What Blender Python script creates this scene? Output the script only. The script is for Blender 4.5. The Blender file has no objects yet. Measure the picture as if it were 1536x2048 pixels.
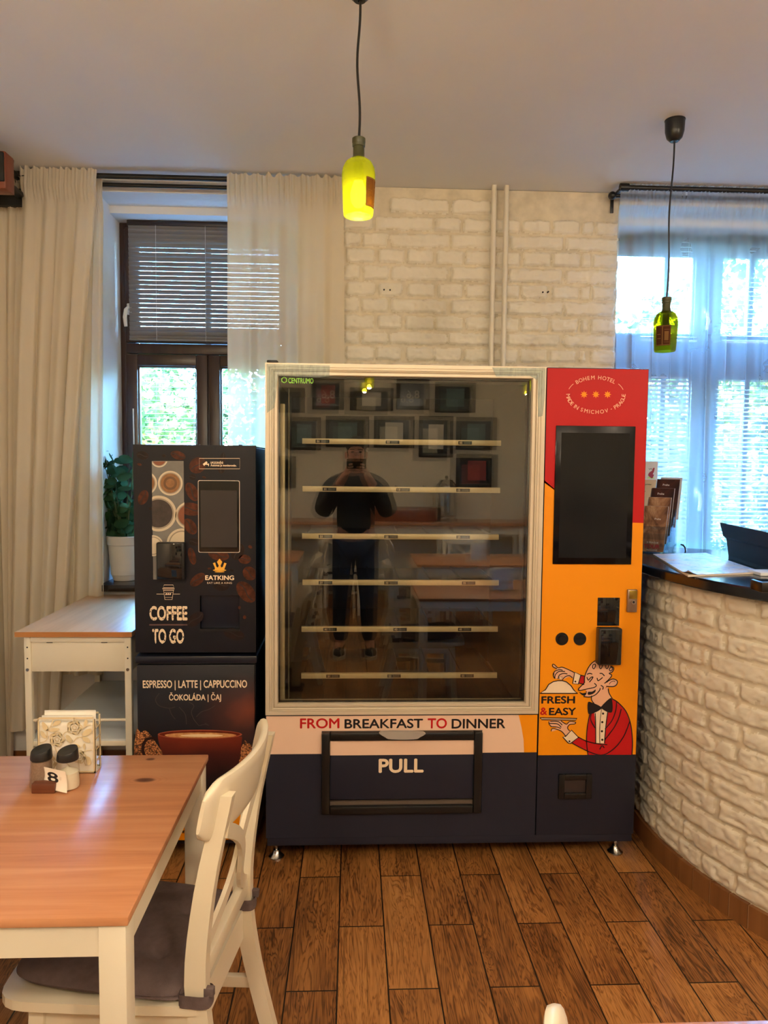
import bpy, bmesh, math, random
import numpy as np
from mathutils import Vector, Matrix, noise as mnoise

random.seed(7)
SC = bpy.context.scene
COL = SC.collection
PI = math.pi

# ------------------------------------------------------------------ camera
YAW, PITCH, ROLL, CAMZ, FPX = 0.0436, 0.0665, 0.0097, 1.578, 1461.2
_cy, _sy, _cp, _sp = math.cos(YAW), math.sin(YAW), math.cos(PITCH), math.sin(PITCH)
FWD = Vector((_sy * _cp, _cy * _cp, -_sp))
_r0 = Vector((_cy, -_sy, 0))
_u0 = _r0.cross(FWD)
RGT = _r0 * math.cos(ROLL) + _u0 * math.sin(ROLL)
UPV = _u0 * math.cos(ROLL) - _r0 * math.sin(ROLL)
CAMP = Vector((0, 0, CAMZ))
cam_data = bpy.data.cameras.new('camera')
cam = bpy.data.objects.new('camera', cam_data)
COL.objects.link(cam)
cam_data.sensor_fit = 'VERTICAL'
cam_data.sensor_height = 32.0
cam_data.lens = FPX / 2048.0 * 32.0
cam_data.clip_start = 0.01
cam_data.clip_end = 200
cam.matrix_world = Matrix(((RGT.x, UPV.x, -FWD.x, CAMP.x), (RGT.y, UPV.y, -FWD.y, CAMP.y),
                           (RGT.z, UPV.z, -FWD.z, CAMP.z), (0, 0, 0, 1)))
SC.camera = cam

# ------------------------------------------------------------------ view, world, sun
SC.view_settings.view_transform = 'Standard'
SC.view_settings.look = 'None'
SC.view_settings.gamma = 1
SC.view_settings.exposure = 0.54
try:
    SC.view_settings.use_curve_mapping = False
except Exception:
    pass
SC.cycles.use_denoising = True
SC.cycles.transparent_max_bounces = 40
SC.cycles.max_bounces = 12
SC.cycles.sample_clamp_indirect = 6.0
SC.cycles.caustics_reflective = False
SC.cycles.caustics_refractive = False

SKY_STRENGTH = 15.0
SUN_STRENGTH = 5.0
SKY_TINT = (0.55, 0.90, 1.22, 1)
LAMP_W = 2.5
FILL_GLOW = 110.0
world = bpy.data.worlds.new('sky')
SC.world = world
world.use_nodes = True
wn = world.node_tree
wn.nodes.clear()
sky = wn.nodes.new('ShaderNodeTexSky')
sky.sky_type = 'NISHITA'
sky.sun_disc = False
sky.sun_elevation = math.radians(38)
sky.sun_rotation = math.radians(200)
sky.air_density = 1.2
bgn = wn.nodes.new('ShaderNodeBackground')
bgn.inputs['Strength'].default_value = SKY_STRENGTH
wo = wn.nodes.new('ShaderNodeOutputWorld')
tint = wn.nodes.new('ShaderNodeMix'); tint.data_type = 'RGBA'; tint.blend_type = 'MULTIPLY'
tint.inputs[0].default_value = 1.0; tint.inputs[7].default_value = SKY_TINT
wn.links.new(sky.outputs[0], tint.inputs[6]); wn.links.new(tint.outputs[2], bgn.inputs['Color'])
wn.links.new(bgn.outputs[0], wo.inputs[0])

sun_d = bpy.data.lights.new('sun', 'SUN')
sun_d.energy = SUN_STRENGTH
sun_d.angle = math.radians(1.0)
sun_d.color = (1.0, 0.94, 0.84)
sun = bpy.data.objects.new('sun', sun_d)
COL.objects.link(sun)
sun.rotation_euler = (math.radians(48), 0, math.radians(-25))
sun.location = (0, -6, 12)

# ------------------------------------------------------------------ pixel -> place helpers
def ray(x, y):
    return RGT * ((x - 768) / FPX) - UPV * ((y - 1024) / FPX) + FWD
def atY(x, y, Y):
    d = ray(x, y); return CAMP + d * (Y / d.y)
def atX(x, y, X):
    d = ray(x, y); return CAMP + d * (X / d.x)
def atZ(x, y, Z):
    d = ray(x, y); return CAMP + d * ((Z - CAMZ) / d.z)

# ------------------------------------------------------------------ mesh builder
class MB:
    def __init__(self):
        self.v = []; self.f = []; self.m = []; self.s = []
    def add(self, vs, fs, mi=0, smooth=False, M=None):
        b = len(self.v)
        if M is not None:
            vs = [M @ Vector(p) for p in vs]
        self.v.extend([tuple(p) for p in vs])
        for f in fs:
            self.f.append([i + b for i in f]); self.m.append(mi); self.s.append(smooth)
        return self
    def bmadd(self, bm, mi=0, smooth=False, M=None):
        bm.verts.index_update()
        self.add([v.co.copy() for v in bm.verts], [[v.index for v in f.verts] for f in bm.faces], mi, smooth, M)
        bm.free()
        return self
    def box(self, x0, x1, y0, y1, z0, z1, bev=0.0, seg=2, mi=0, M=None):
        if x0 > x1: x0, x1 = x1, x0
        if y0 > y1: y0, y1 = y1, y0
        if z0 > z1: z0, z1 = z1, z0
        vs = [(x0, y0, z0), (x1, y0, z0), (x1, y1, z0), (x0, y1, z0), (x0, y0, z1), (x1, y0, z1), (x1, y1, z1), (x0, y1, z1)]
        fs = [(0, 3, 2, 1), (4, 5, 6, 7), (0, 1, 5, 4), (1, 2, 6, 5), (2, 3, 7, 6), (3, 0, 4, 7)]
        if bev <= 0:
            return self.add(vs, fs, mi, False, M)
        bm = bmesh.new()
        bv = [bm.verts.new(p) for p in vs]
        for f in fs: bm.faces.new([bv[i] for i in f])
        bev = min(bev, 0.49 * min(x1 - x0, y1 - y0, z1 - z0))
        bmesh.ops.bevel(bm, geom=list(bm.edges), offset=bev, segments=seg, profile=0.5, affect='EDGES')
        return self.bmadd(bm, mi, True, M)
    def beam(self, p, q, w, h, up=(0, 0, 1), bev=0.0, mi=0):
        p, q = Vector(p), Vector(q)
        z = (q - p); L = z.length; z.normalize()
        x = Vector(up).cross(z)
        if x.length < 1e-4: x = Vector((1, 0, 0)).cross(z)
        x.normalize(); y = z.cross(x)
        M = Matrix(((x.x, y.x, z.x, p.x), (x.y, y.y, z.y, p.y), (x.z, y.z, z.z, p.z), (0, 0, 0, 1)))
        return self.box(-w / 2, w / 2, -h / 2, h / 2, 0, L, bev, 2, mi, M)
    def cyl(self, p, q, r0, r1=None, n=20, mi=0, smooth=True, caps=True):
        if r1 is None: r1 = r0
        p, q = Vector(p), Vector(q)
        z = (q - p).normalized()
        x = z.orthogonal().normalized(); y = z.cross(x)
        vs = []
        for c, r in ((p, r0), (q, r1)):
            for i in range(n):
                a = 2 * PI * i / n
                vs.append(c + x * (r * math.cos(a)) + y * (r * math.sin(a)))
        fs = [(i, (i + 1) % n, n + (i + 1) % n, n + i) for i in range(n)]
        if caps:
            fs.append(tuple(range(n - 1, -1, -1))); fs.append(tuple(range(n, 2 * n)))
        return self.add(vs, fs, mi, smooth)
    def tube(self, pts, r, n=10, mi=0, caps=True, closed=False):
        pts = [Vector(p) for p in pts]
        N = len(pts)
        rr = r if isinstance(r, (list, tuple)) else [r] * N
        vs = []
        t0 = (pts[1] - pts[0]).normalized()
        x = t0.orthogonal().normalized()
        for k in range(N):
            if closed: t = pts[(k + 1) % N] - pts[k - 1]
            else: t = pts[min(k + 1, N - 1)] - pts[max(k - 1, 0)]
            t.normalize()
            x = (x - t * x.dot(t)).normalized(); y = t.cross(x)
            for i in range(n):
                a = 2 * PI * i / n
                vs.append(pts[k] + x * (rr[k] * math.cos(a)) + y * (rr[k] * math.sin(a)))
        fs = []
        for k in range(N if closed else N - 1):
            k2 = (k + 1) % N
            for i in range(n):
                j = (i + 1) % n
                fs.append((k * n + i, k * n + j, k2 * n + j, k2 * n + i))
        if caps and not closed:
            fs.append(tuple(range(n - 1, -1, -1))); fs.append(tuple(range((N - 1) * n, N * n)))
        return self.add(vs, fs, mi, True)
    def lathe(self, prof, c=(0, 0, 0), n=32, mi=0, M=None):
        vs = []; fs = []
        for r, z in prof:
            for i in range(n):
                a = 2 * PI * i / n
                vs.append((c[0] + r * math.cos(a), c[1] + r * math.sin(a), c[2] + z))
        for k in range(len(prof) - 1):
            for i in range(n):
                j = (i + 1) % n
                fs.append((k * n + i, k * n + j, (k + 1) * n + j, (k + 1) * n + i))
        return self.add(vs, fs, mi, True, M)
    def ball(self, c, rx, ry=None, rz=None, n=16, mi=0, M=None):
        ry = rx if ry is None else ry; rz = rx if rz is None else rz
        prof = []
        vs = []; fs = []
        m = max(6, n // 2)
        for k in range(m + 1):
            t = PI * k / m
            for i in range(n):
                a = 2 * PI * i / n
                vs.append((c[0] + rx * math.sin(t) * math.cos(a), c[1] + ry * math.sin(t) * math.sin(a), c[2] - rz * math.cos(t)))
        for k in range(m):
            for i in range(n):
                j = (i + 1) % n
                fs.append((k * n + i, k * n + j, (k + 1) * n + j, (k + 1) * n + i))
        return self.add(vs, fs, mi, True, M)
    def prismXZ(self, pts, y0, y1, mi=0, smooth=False):
        """outline in XZ, front face at y0 (nearer the viewer), back at y1"""
        pts = [(p[0], p[1]) for p in pts]
        A = sum(pts[i][0] * pts[(i + 1) % len(pts)][1] - pts[(i + 1) % len(pts)][0] * pts[i][1] for i in range(len(pts)))
        if A < 0: pts = pts[::-1]
        n = len(pts)
        vs = [(p[0], y0, p[1]) for p in pts] + [(p[0], y1, p[1]) for p in pts]
        fs = [tuple(range(n)), tuple(range(2 * n - 1, n - 1, -1))]
        fs += [(i, n + i, n + (i + 1) % n, (i + 1) % n) for i in range(n)]
        return self.add(vs, fs, mi, smooth)
    def prismXY(self, pts, z0, z1, mi=0, smooth=False):
        pts = [(p[0], p[1]) for p in pts]
        A = sum(pts[i][0] * pts[(i + 1) % len(pts)][1] - pts[(i + 1) % len(pts)][0] * pts[i][1] for i in range(len(pts)))
        if A < 0: pts = pts[::-1]
        n = len(pts)
        vs = [(p[0], p[1], z0) for p in pts] + [(p[0], p[1], z1) for p in pts]
        fs = [tuple(range(n - 1, -1, -1)), tuple(range(n, 2 * n))]
        fs += [(i, (i + 1) % n, n + (i + 1) % n, n + i) for i in range(n)]
        return self.add(vs, fs, mi, smooth)
    def grid(self, fn, nu, nv, mi=0, smooth=True, flip=False):
        vs = [fn(i / (nu - 1), j / (nv - 1)) for j in range(nv) for i in range(nu)]
        fs = []
        for j in range(nv - 1):
            for i in range(nu - 1):
                a = j * nu + i
                q = (a, a + 1, a + nu + 1, a + nu)
                fs.append(q[::-1] if flip else q)
        return self.add(vs, fs, mi, smooth)
    def shift(self, d):
        self.v = [(p[0] + d[0], p[1] + d[1], p[2] + d[2]) for p in self.v]; return self
    def build(self, name, mats, parent=None, world=True, sharp=32):
        me = bpy.data.meshes.new(name)
        if not isinstance(mats, (list, tuple)): mats = [mats]
        if parent is not None:
            org = ORG[parent.name] if world else Vector((0, 0, 0))
        elif world:
            A = np.array(self.v)
            org = Vector(((A[:, 0].min() + A[:, 0].max()) / 2, (A[:, 1].min() + A[:, 1].max()) / 2, A[:, 2].min()))
        else:
            org = Vector((0, 0, 0))
        me.from_pydata([(p[0] - org.x, p[1] - org.y, p[2] - org.z) for p in self.v], [], self.f)
        for m in mats: me.materials.append(m)
        me.polygons.foreach_set('material_index', self.m)
        me.polygons.foreach_set('use_smooth', self.s)
        me.update()
        if any(self.s) and sharp:
            me.set_sharp_from_angle(angle=math.radians(sharp))
        o = bpy.data.objects.new(name, me)
        COL.objects.link(o)
        if parent is not None:
            o.parent = parent
            ORG[o.name] = ORG[parent.name]
        else:
            o.location = org
            ORG[o.name] = org.copy()
        return o

ORG = {}
def thing(name, label, cat, loc=(0, 0, 0), rotz=0, group=None):
    o = bpy.data.objects.new(name, None)
    COL.objects.link(o)
    o.empty_display_size = 0.05
    o.location = loc; o.rotation_euler = (0, 0, rotz)
    o['label'] = label; o['category'] = cat
    if group: o['group'] = group
    ORG[o.name] = Vector(loc)
    return o
def tag(o, label, cat, group=None, kind=None):
    o['label'] = label; o['category'] = cat
    if group: o['group'] = group
    if kind: o['kind'] = kind
    return o
def struct(o):
    o['kind'] = 'structure'; return o
def kids(o): return [c for c in bpy.data.objects if c.parent == o]
def dup(root, loc, rotz=0, label=None, group=None):
    r = root.copy(); COL.objects.link(r); r.location = loc; r.rotation_euler = (0, 0, rotz)
    if label: r['label'] = label
    if group: r['group'] = group
    for ch in kids(root):
        c = ch.copy(); COL.objects.link(c); c.parent = r
        for g in kids(ch):
            d = g.copy(); COL.objects.link(d); d.parent = c
    return r

# ------------------------------------------------------------------ materials
def lin(c):
    out = []
    for v in c[:3]:
        v = v / 255.0
        out.append(v / 12.92 if v <= 0.04045 else ((v + 0.055) / 1.055) ** 2.4)
    return (*out, 1.0)
class NT:
    def __init__(self, name):
        self.mat = bpy.data.materials.new(name); self.mat.use_nodes = True
        self.t = self.mat.node_tree; self.t.nodes.clear()
        self.out = self.n('ShaderNodeOutputMaterial')
    def n(self, typ, **kw):
        nd = self.t.nodes.new(typ)
        for k, v in kw.items(): setattr(nd, k, v)
        return nd
    def L(self, a, b): self.t.links.new(a, b)
    def set(self, sock, v):
        if hasattr(v, 'is_linked') or isinstance(v, bpy.types.NodeSocket): self.L(v, sock)
        else: sock.default_value = v
    def math(self, op, a, b=0.0, c=None):
        nd = self.n('ShaderNodeMath', operation=op)
        self.set(nd.inputs[0], a); self.set(nd.inputs[1], b)
        if c is not None: self.set(nd.inputs[2], c)
        return nd.outputs[0]
    def coord(self, which='Object', scale=(1, 1, 1), loc=(0, 0, 0)):
        tc = self.n('ShaderNodeTexCoord'); mp = self.n('ShaderNodeMapping')
        mp.inputs['Scale'].default_value = scale; mp.inputs['Location'].default_value = loc
        self.L(tc.outputs[which], mp.inputs['Vector'])
        return mp.outputs[0]
    def noise(self, vec, scale, detail=4, rough=0.55, dist=0.0):
        nd = self.n('ShaderNodeTexNoise')
        self.L(vec, nd.inputs['Vector'])
        nd.inputs['Scale'].default_value = scale; nd.inputs['Detail'].default_value = detail
        nd.inputs['Roughness'].default_value = rough; nd.inputs['Distortion'].default_value = dist
        return nd.outputs[0]
    def ramp(self, fac, stops):
        nd = self.n('ShaderNodeValToRGB')
        el = nd.color_ramp.elements
        while len(el) < len(stops): el.new(0.5)
        for e, (p, c) in zip(el, stops):
            e.position = p; e.color = c if len(c) == 4 else (*c, 1)
        self.L(fac, nd.inputs[0])
        return nd.outputs[0]
    def mix(self, fac, a, b, mode='MIX'):
        nd = self.n('ShaderNodeMix', data_type='RGBA', blend_type=mode)
        self.set(nd.inputs[0], fac); self.set(nd.inputs[6], a); self.set(nd.inputs[7], b)
        return nd.outputs[2]
    def bsdf(self, col, rough=0.5, metal=0.0, spec=0.5, coat=0.0, **kw):
        b = self.n('ShaderNodeBsdfPrincipled')
        self.set(b.inputs['Base Color'], col); self.set(b.inputs['Roughness'], rough)
        b.inputs['Metallic'].default_value = metal
        b.inputs['Specular IOR Level'].default_value = spec
        b.inputs['Coat Weight'].default_value = coat
        b.inputs['Coat Roughness'].default_value = 0.12
        for k, v in kw.items(): self.set(b.inputs[k], v)
        return b
    def bump(self, h, strength=0.3, dist=0.005):
        nd = self.n('ShaderNodeBump')
        nd.inputs['Strength'].default_value = strength; nd.inputs['Distance'].default_value = dist
        self.L(h, nd.inputs['Height'])
        return nd.outputs[0]
    def done(self, sh):
        self.L(sh, self.out.inputs[0]); return self.mat

MATS = {}
def M(name, col, rough=0.5, metal=0.0, spec=0.5, var=0.06, vs=6.0, bump=0.0, bs=60.0, coat=0.0):
    """painted / plain surface with slight procedural variation"""
    if name in MATS: return MATS[name]
    t = NT(name); c = lin(col)
    v = t.coord('Object')
    nz = t.noise(v, vs, 3)
    hi = tuple(min(1, x * (1 + var)) for x in c[:3]); lo = tuple(x * (1 - var) for x in c[:3])
    cc = t.ramp(nz, [(0.3, lo), (0.7, hi)])
    b = t.bsdf(cc, rough, metal, spec, coat)
    if bump > 0:
        t.L(t.bump(t.noise(v, bs, 3), bump, 0.002), b.inputs['Normal'])
    MATS[name] = t.done(b.outputs[0]); return MATS[name]
def M_glass(name, tint=(1, 1, 1), refl=0.08, rough=0.0):
    """thin pane: sees through, mirrors a little, more at grazing angles"""
    if name in MATS: return MATS[name]
    t = NT(name)
    tr = t.n('ShaderNodeBsdfTransparent'); tr.inputs[0].default_value = (*tint, 1)
    gl = t.n('ShaderNodeBsdfGlossy'); gl.inputs['Roughness'].default_value = rough
    lw = t.n('ShaderNodeLayerWeight'); lw.inputs['Blend'].default_value = 0.35
    f = t.math('ADD', t.math('MULTIPLY', t.math('POWER', lw.outputs['Facing'], 3.0), 0.6), refl)
    mx = t.n('ShaderNodeMixShader')
    t.L(f, mx.inputs[0]); t.L(tr.outputs[0], mx.inputs[1]); t.L(gl.outputs[0], mx.inputs[2])
    MATS[name] = t.done(mx.outputs[0]); return MATS[name]
def M_cloth(name, col, transp=0.1, transl=0.5, weave=900.0):
    """curtain cloth: part diffuse, part translucent, part open weave"""
    if name in MATS: return MATS[name]
    t = NT(name); c = lin(col)
    v = t.coord('Object')
    nz = t.noise(v, 4.0, 3)
    cc = t.ramp(nz, [(0.3, tuple(x * 0.96 for x in c[:3])), (0.7, c[:3])])
    d = t.n('ShaderNodeBsdfDiffuse'); t.L(cc, d.inputs[0])
    tl = t.n('ShaderNodeBsdfTranslucent'); t.L(cc, tl.inputs[0])
    m1 = t.n('ShaderNodeMixShader'); m1.inputs[0].default_value = transl
    t.L(d.outputs[0], m1.inputs[1]); t.L(tl.outputs[0], m1.inputs[2])
    tp = t.n('ShaderNodeBsdfTransparent')
    m2 = t.n('ShaderNodeMixShader'); m2.inputs[0].default_value = transp
    t.L(m1.outputs[0], m2.inputs[1]); t.L(tp.outputs[0], m2.inputs[2])
    MATS[name] = t.done(m2.outputs[0]); return MATS[name]
def M_emit(name, col, s):
    if name in MATS: return MATS[name]
    t = NT(name); e = t.n('ShaderNodeEmission')
    e.inputs[0].default_value = (*col, 1); e.inputs[1].default_value = s
    MATS[name] = t.done(e.outputs[0]); return MATS[name]
def M_wood(name, c0, c1, c2, axis='x', rough=0.4, scale=1.0, knots=(), coat=0.0):
    """grain lines along one axis"""
    if name in MATS: return MATS[name]
    t = NT(name)
    k = {'x': (1.6, 26, 26), 'y': (26, 1.6, 26), 'z': (26, 26, 1.6)}[axis]
    v = t.coord('Object', tuple(a * scale for a in k))
    n1 = t.noise(v, 1.0, 6, 0.6, 0.6)
    v2 = t.coord('Object', tuple(a * scale * 0.22 for a in k))
    n2 = t.noise(v2, 1.0, 2, 0.5, 0.3)
    fac = t.math('ADD', t.math('MULTIPLY', n1, 0.55), t.math('MULTIPLY', n2, 0.45))
    cc = t.ramp(fac, [(0.3, lin(c0)), (0.5, lin(c1)), (0.68, lin(c2))])
    for (kx, ky, rx, ry) in knots:
        raw = t.n('ShaderNodeTexCoord')
        sp = t.n('ShaderNodeSeparateXYZ'); t.L(raw.outputs['Object'], sp.inputs[0])
        wob = t.math('MULTIPLY', t.math('SUBTRACT', n2, 0.5), 0.8)
        dx = t.math('DIVIDE', t.math('SUBTRACT', sp.outputs[0], kx), rx)
        dy = t.math('DIVIDE', t.math('SUBTRACT', sp.outputs[1], ky), ry)
        d = t.math('SQRT', t.math('ADD', t.math('MULTIPLY', dx, dx), t.math('MULTIPLY', dy, dy)))
        d = t.math('ADD', d, wob)
        core = t.ramp(d, [(0.0, (1, 1, 1)), (0.55, (0.8, 0.8, 0.8)), (0.95, (0.0, 0.0, 0.0)), (1.0, (0, 0, 0))])
        ring = t.math('MULTIPLY', t.math('SINE', t.math('MULTIPLY', d, 12.0)), 0.5)
        fall = t.ramp(t.math('MULTIPLY', d, 0.4), [(0.3, (0.45, 0.45, 0.45)), (1.0, (0, 0, 0))])
        cc = t.mix(t.math('MULTIPLY', t.math('MAXIMUM', ring, 0.0), fall), cc, lin((150, 84, 45)))
        cc = t.mix(core, cc, lin((78, 34, 26)))
    b = t.bsdf(cc, rough, 0, 0.5, coat)
    t.L(t.bump(n1, 0.12, 0.001), b.inputs['Normal'])
    MATS[name] = t.done(b.outputs[0]); return MATS[name]

# ------------------------------------------------------------------ outline helpers (flat prints)
def spline(pts, closed=False, n=6):
    out = []; N = len(pts)
    for i in range(N if closed else N - 1):
        p0 = pts[(i - 1) % N] if closed or i > 0 else pts[0]
        p1 = pts[i]; p2 = pts[(i + 1) % N]
        p3 = pts[(i + 2) % N] if closed or i + 2 < N else pts[N - 1]
        for k in range(n):
            t = k / n
            out.append(tuple(0.5 * (2 * p1[a] + (p2[a] - p0[a]) * t + (2 * p0[a] - 5 * p1[a] + 4 * p2[a] - p3[a]) * t * t
                                    + (3 * p1[a] - p0[a] - 3 * p2[a] + p3[a]) * t ** 3) for a in range(2)))
    if not closed: out.append(tuple(pts[-1]))
    return out
def onplane(px, Y):
    return [(p.x, p.z) for p in (atY(x, y, Y) for x, y in px)]
def flat(mb, px, Y, off, th=0.0004, mi=0):
    """a print with the outline px lying on the plane Y, raised by off"""
    mb.prismXZ(onplane(px, Y), Y - off, Y - off + th, mi)
def stroke(mb, px, Y, off, w, mi=0, closed=False, th=0.0004):
    P = onplane(px, Y); N = len(P)
    vs = []
    for k in range(N):
        a = P[(k - 1) % N] if closed or k > 0 else P[k]
        b = P[(k + 1) % N] if closed or k < N - 1 else P[k]
        dx, dz = b[0] - a[0], b[1] - a[1]; l = math.hypot(dx, dz) or 1
        nx, nz = -dz / l * w / 2, dx / l * w / 2
        vs.append((P[k][0] + nx, Y - off, P[k][1] + nz)); vs.append((P[k][0] - nx, Y - off, P[k][1] - nz))
    fs = []
    for k in range(N if closed else N - 1):
        j = (k + 1) % N
        fs.append((2 * k, 2 * k + 1, 2 * j + 1, 2 * j))
    mb.add(vs, fs, mi)
_GL = {}
def glyphs(s, bold=0.0):
    key = (s, bold)
    if key not in _GL:
        c = bpy.data.curves.new('txt', 'FONT'); c.body = s; c.resolution_u = 4
        o = bpy.data.objects.new('txt', c)
        me = bpy.data.meshes.new_from_object(o)
        V = [(v.co.x, v.co.y, 0.0) for v in me.vertices]; Fc = [tuple(p.vertices) for p in me.polygons]
        bpy.data.meshes.remove(me); bpy.data.objects.remove(o); bpy.data.curves.remove(c)
        if bold:
            # heavier strokes: the same letters laid over themselves a hair apart
            n = len(V); V0, F0 = V, Fc; V = []; Fc = []
            for q, (dx, dy) in enumerate(((bold, 0), (-bold, 0), (0, bold), (0, -bold))):
                V += [(x + dx, y + dy, q * 4e-5) for x, y, _z in V0]; Fc += [tuple(i + q * n for i in f) for f in F0]
        _GL[key] = (V, Fc)
    return _GL[key]
def letter_box(mb, s, x0, y0, x1, y1, Y, off, bold=0.0, mi=0, fitz=True):
    """lettering s filling the pixel box on plane Y"""
    V, Fc = glyphs(s, bold)
    if not V: return
    a = atY(x0, y1, Y); b = atY(x1, y0, Y)
    mnx = min(v[0] for v in V); mxx = max(v[0] for v in V); mny = min(v[1] for v in V); mxy = max(v[1] for v in V)
    sx = (b.x - a.x) / (mxx - mnx); sz = (b.z - a.z) / (mxy - mny)
    mb.add([(a.x + (v[0] - mnx) * sx, Y - off - v[2], a.z + (v[1] - mny) * sz) for v in V], Fc, mi)
def letter_at(mb, s, M4, size, bold=0.0, mi=0, sx=1.0):
    """lettering centred at the matrix origin in its local XY plane"""
    V, Fc = glyphs(s, bold)
    if not V: return
    mnx = min(v[0] for v in V); mxx = max(v[0] for v in V); mny = min(v[1] for v in V); mxy = max(v[1] for v in V)
    k = size / max(1e-6, mxy - mny)
    mb.add([((v[0] - (mnx + mxx) / 2) * k * sx, (v[1] - (mny + mxy) / 2) * k, v[2]) for v in V], Fc, mi, False, M4)
def ell(cx, cy, rx, ry, n=28, a0=0.0, a1=2 * PI, rot=0.0):
    full = abs(a1 - a0 - 2 * PI) < 1e-6
    out = []
    for i in range(n if full else n + 1):
        a = a0 + (a1 - a0) * i / n
        x, y = rx * math.cos(a), ry * math.sin(a)
        out.append((cx + x * math.cos(rot) - y * math.sin(rot), cy + x * math.sin(rot) + y * math.cos(rot)))
    return out
def pbox(x0, y0, x1, y1): return [(x0, y0), (x1, y0), (x1, y1), (x0, y1)]
# ------------------------------------------------------------------ room dimensions
WY = 3.75          # face of the window wall
CZ = 2.96          # ceiling
XL, XR, YB = -1.74, 4.5, -3.4
FY = 4.10          # inner window frames
N1 = (-1.27, -0.28)  # niche of the left window
N2 = (1.35, 2.62)    # niche of the right window
SILL = 0.955

# floor: wood-look porcelain planks 15 x 60 cm laid half-bond
def floor_material():
    t = NT('plank_tile_floor')
    tc = t.n('ShaderNodeTexCoord'); sp = t.n('ShaderNodeSeparateXYZ')
    t.L(tc.outputs['Object'], sp.inputs[0])
    u = t.math('DIVIDE', t.math('ADD', sp.outputs[0], 0.0355), 0.1537)
    i = t.math('FLOOR', u); fu = t.math('FRACT', u)
    par = t.math('MODULO', t.math('ADD', i, 100.0), 2.0)
    w = t.math('DIVIDE', t.math('ADD', t.math('ADD', sp.outputs[1], -1.995 + 60.0), t.math('MULTIPLY', par, 0.302)), 0.604)
    j = t.math('FLOOR', w); fw = t.math('FRACT', w)
    eu = t.math('MULTIPLY', t.math('MINIMUM', fu, t.math('SUBTRACT', 1.0, fu)), 0.1537)
    ew = t.math('MULTIPLY', t.math('MINIMUM', fw, t.math('SUBTRACT', 1.0, fw)), 0.604)
    edge = t.math('MINIMUM', eu, ew)
    grout = t.ramp(t.math('MULTIPLY', edge, 100.0), [(0.20, (1, 1, 1)), (0.28, (0, 0, 0))])
    cmb = t.n('ShaderNodeCombineXYZ'); t.L(i, cmb.inputs[0]); t.L(j, cmb.inputs[1])
    wnz = t.n('ShaderNodeTexWhiteNoise', noise_dimensions='2D'); t.L(cmb.outputs[0], wnz.inputs['Vector'])
    rnd = wnz.outputs[0]
    # each plank gets its own stretch of grain
    off = t.n('ShaderNodeCombineXYZ')
    t.L(t.math('MULTIPLY', rnd, 37.0), off.inputs[0]); t.L(t.math('MULTIPLY', rnd, 91.0), off.inputs[1]); t.L(t.math('MULTIPLY', rnd, 53.0), off.inputs[2])
    va = t.n('ShaderNodeVectorMath', operation='ADD'); t.L(tc.outputs['Object'], va.inputs[0]); t.L(off.outputs[0], va.inputs[1])
    def mapped(s):
        mp = t.n('ShaderNodeMapping'); mp.inputs['Scale'].default_value = s
        t.L(va.outputs[0], mp.inputs[0]); return mp.outputs[0]
    fine = t.noise(mapped((110, 5, 1)), 1.0, 5, 0.65, 0.4)
    wide = t.noise(mapped((16, 1.6, 1)), 1.0, 4, 0.55, 1.2)
    blot = t.noise(mapped((9, 3.0, 1)), 1.0, 3, 0.6, 0.3)
    # cathedral figure: distorted bands
    fig = t.math('SINE', t.math('MULTIPLY', wide, 46.0))
    fig = t.math('MULTIPLY', t.math('POWER', t.math('ABSOLUTE', fig), 6.0), 0.22)
    f = t.math('ADD', t.math('ADD', t.math('MULTIPLY', fine, 0.5), t.math('MULTIPLY', blot, 0.55)), t.math('MULTIPLY', t.math('SUBTRACT', rnd, 0.5), 0.22))
    f = t.math('SUBTRACT', f, fig)
    col = t.ramp(f, [(0.15, lin((70, 40, 19))), (0.36, lin((126, 80, 40))), (0.55, lin((164, 110, 58))), (0.78, lin((190, 136, 78)))])
    streak = t.ramp(t.noise(mapped((60, 1.8, 1)), 1.0, 3, 0.6, 0.8), [(0.60, (0, 0, 0)), (0.70, (1, 1, 1))])
    col = t.mix(t.math('MULTIPLY', streak, 0.52), col, lin((46, 24, 12)))
    col = t.mix(grout, col, lin((22, 14, 10)))
    b = t.bsdf(col, 0.36, 0, 0.45)
    hgt = t.math('SUBTRACT', t.math('MULTIPLY', f, 0.25), grout)
    t.L(t.bump(hgt, 0.25, 0.002), b.inputs['Normal'])
    return t.done(b.outputs[0])
mb = MB().box(XL - 0.1, XR + 0.1, YB - 0.1, 4.25, -0.08, 0.0)
fl = mb.build('floor', floor_material(), world=False); struct(fl); ORG[fl.name] = Vector((0, 0, 0))

m_ceil = M('ceiling_paint', (236, 235, 234), 0.9, var=0.02, vs=1.5)
m_plaster = M('plaster_cream', (228, 218, 198), 0.88, var=0.03, vs=2.0, bump=0.05, bs=90)
m_reveal = M('reveal_white', (232, 232, 230), 0.8, var=0.02)
struct(MB().box(XL - 0.1, XR + 0.1, YB - 0.1, 4.25, CZ, CZ + 0.1).build('ceiling', m_ceil))
struct(MB().box(XL - 0.1, XL, YB, 4.25, 0, CZ).build('wall_left', m_plaster))
struct(MB().box(XR, XR + 0.1, YB, 4.25, 0, CZ).build('wall_right', m_plaster))
struct(MB().box(XL, XR, YB - 0.1, YB, 0, CZ).build('wall_front', m_plaster))
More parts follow.
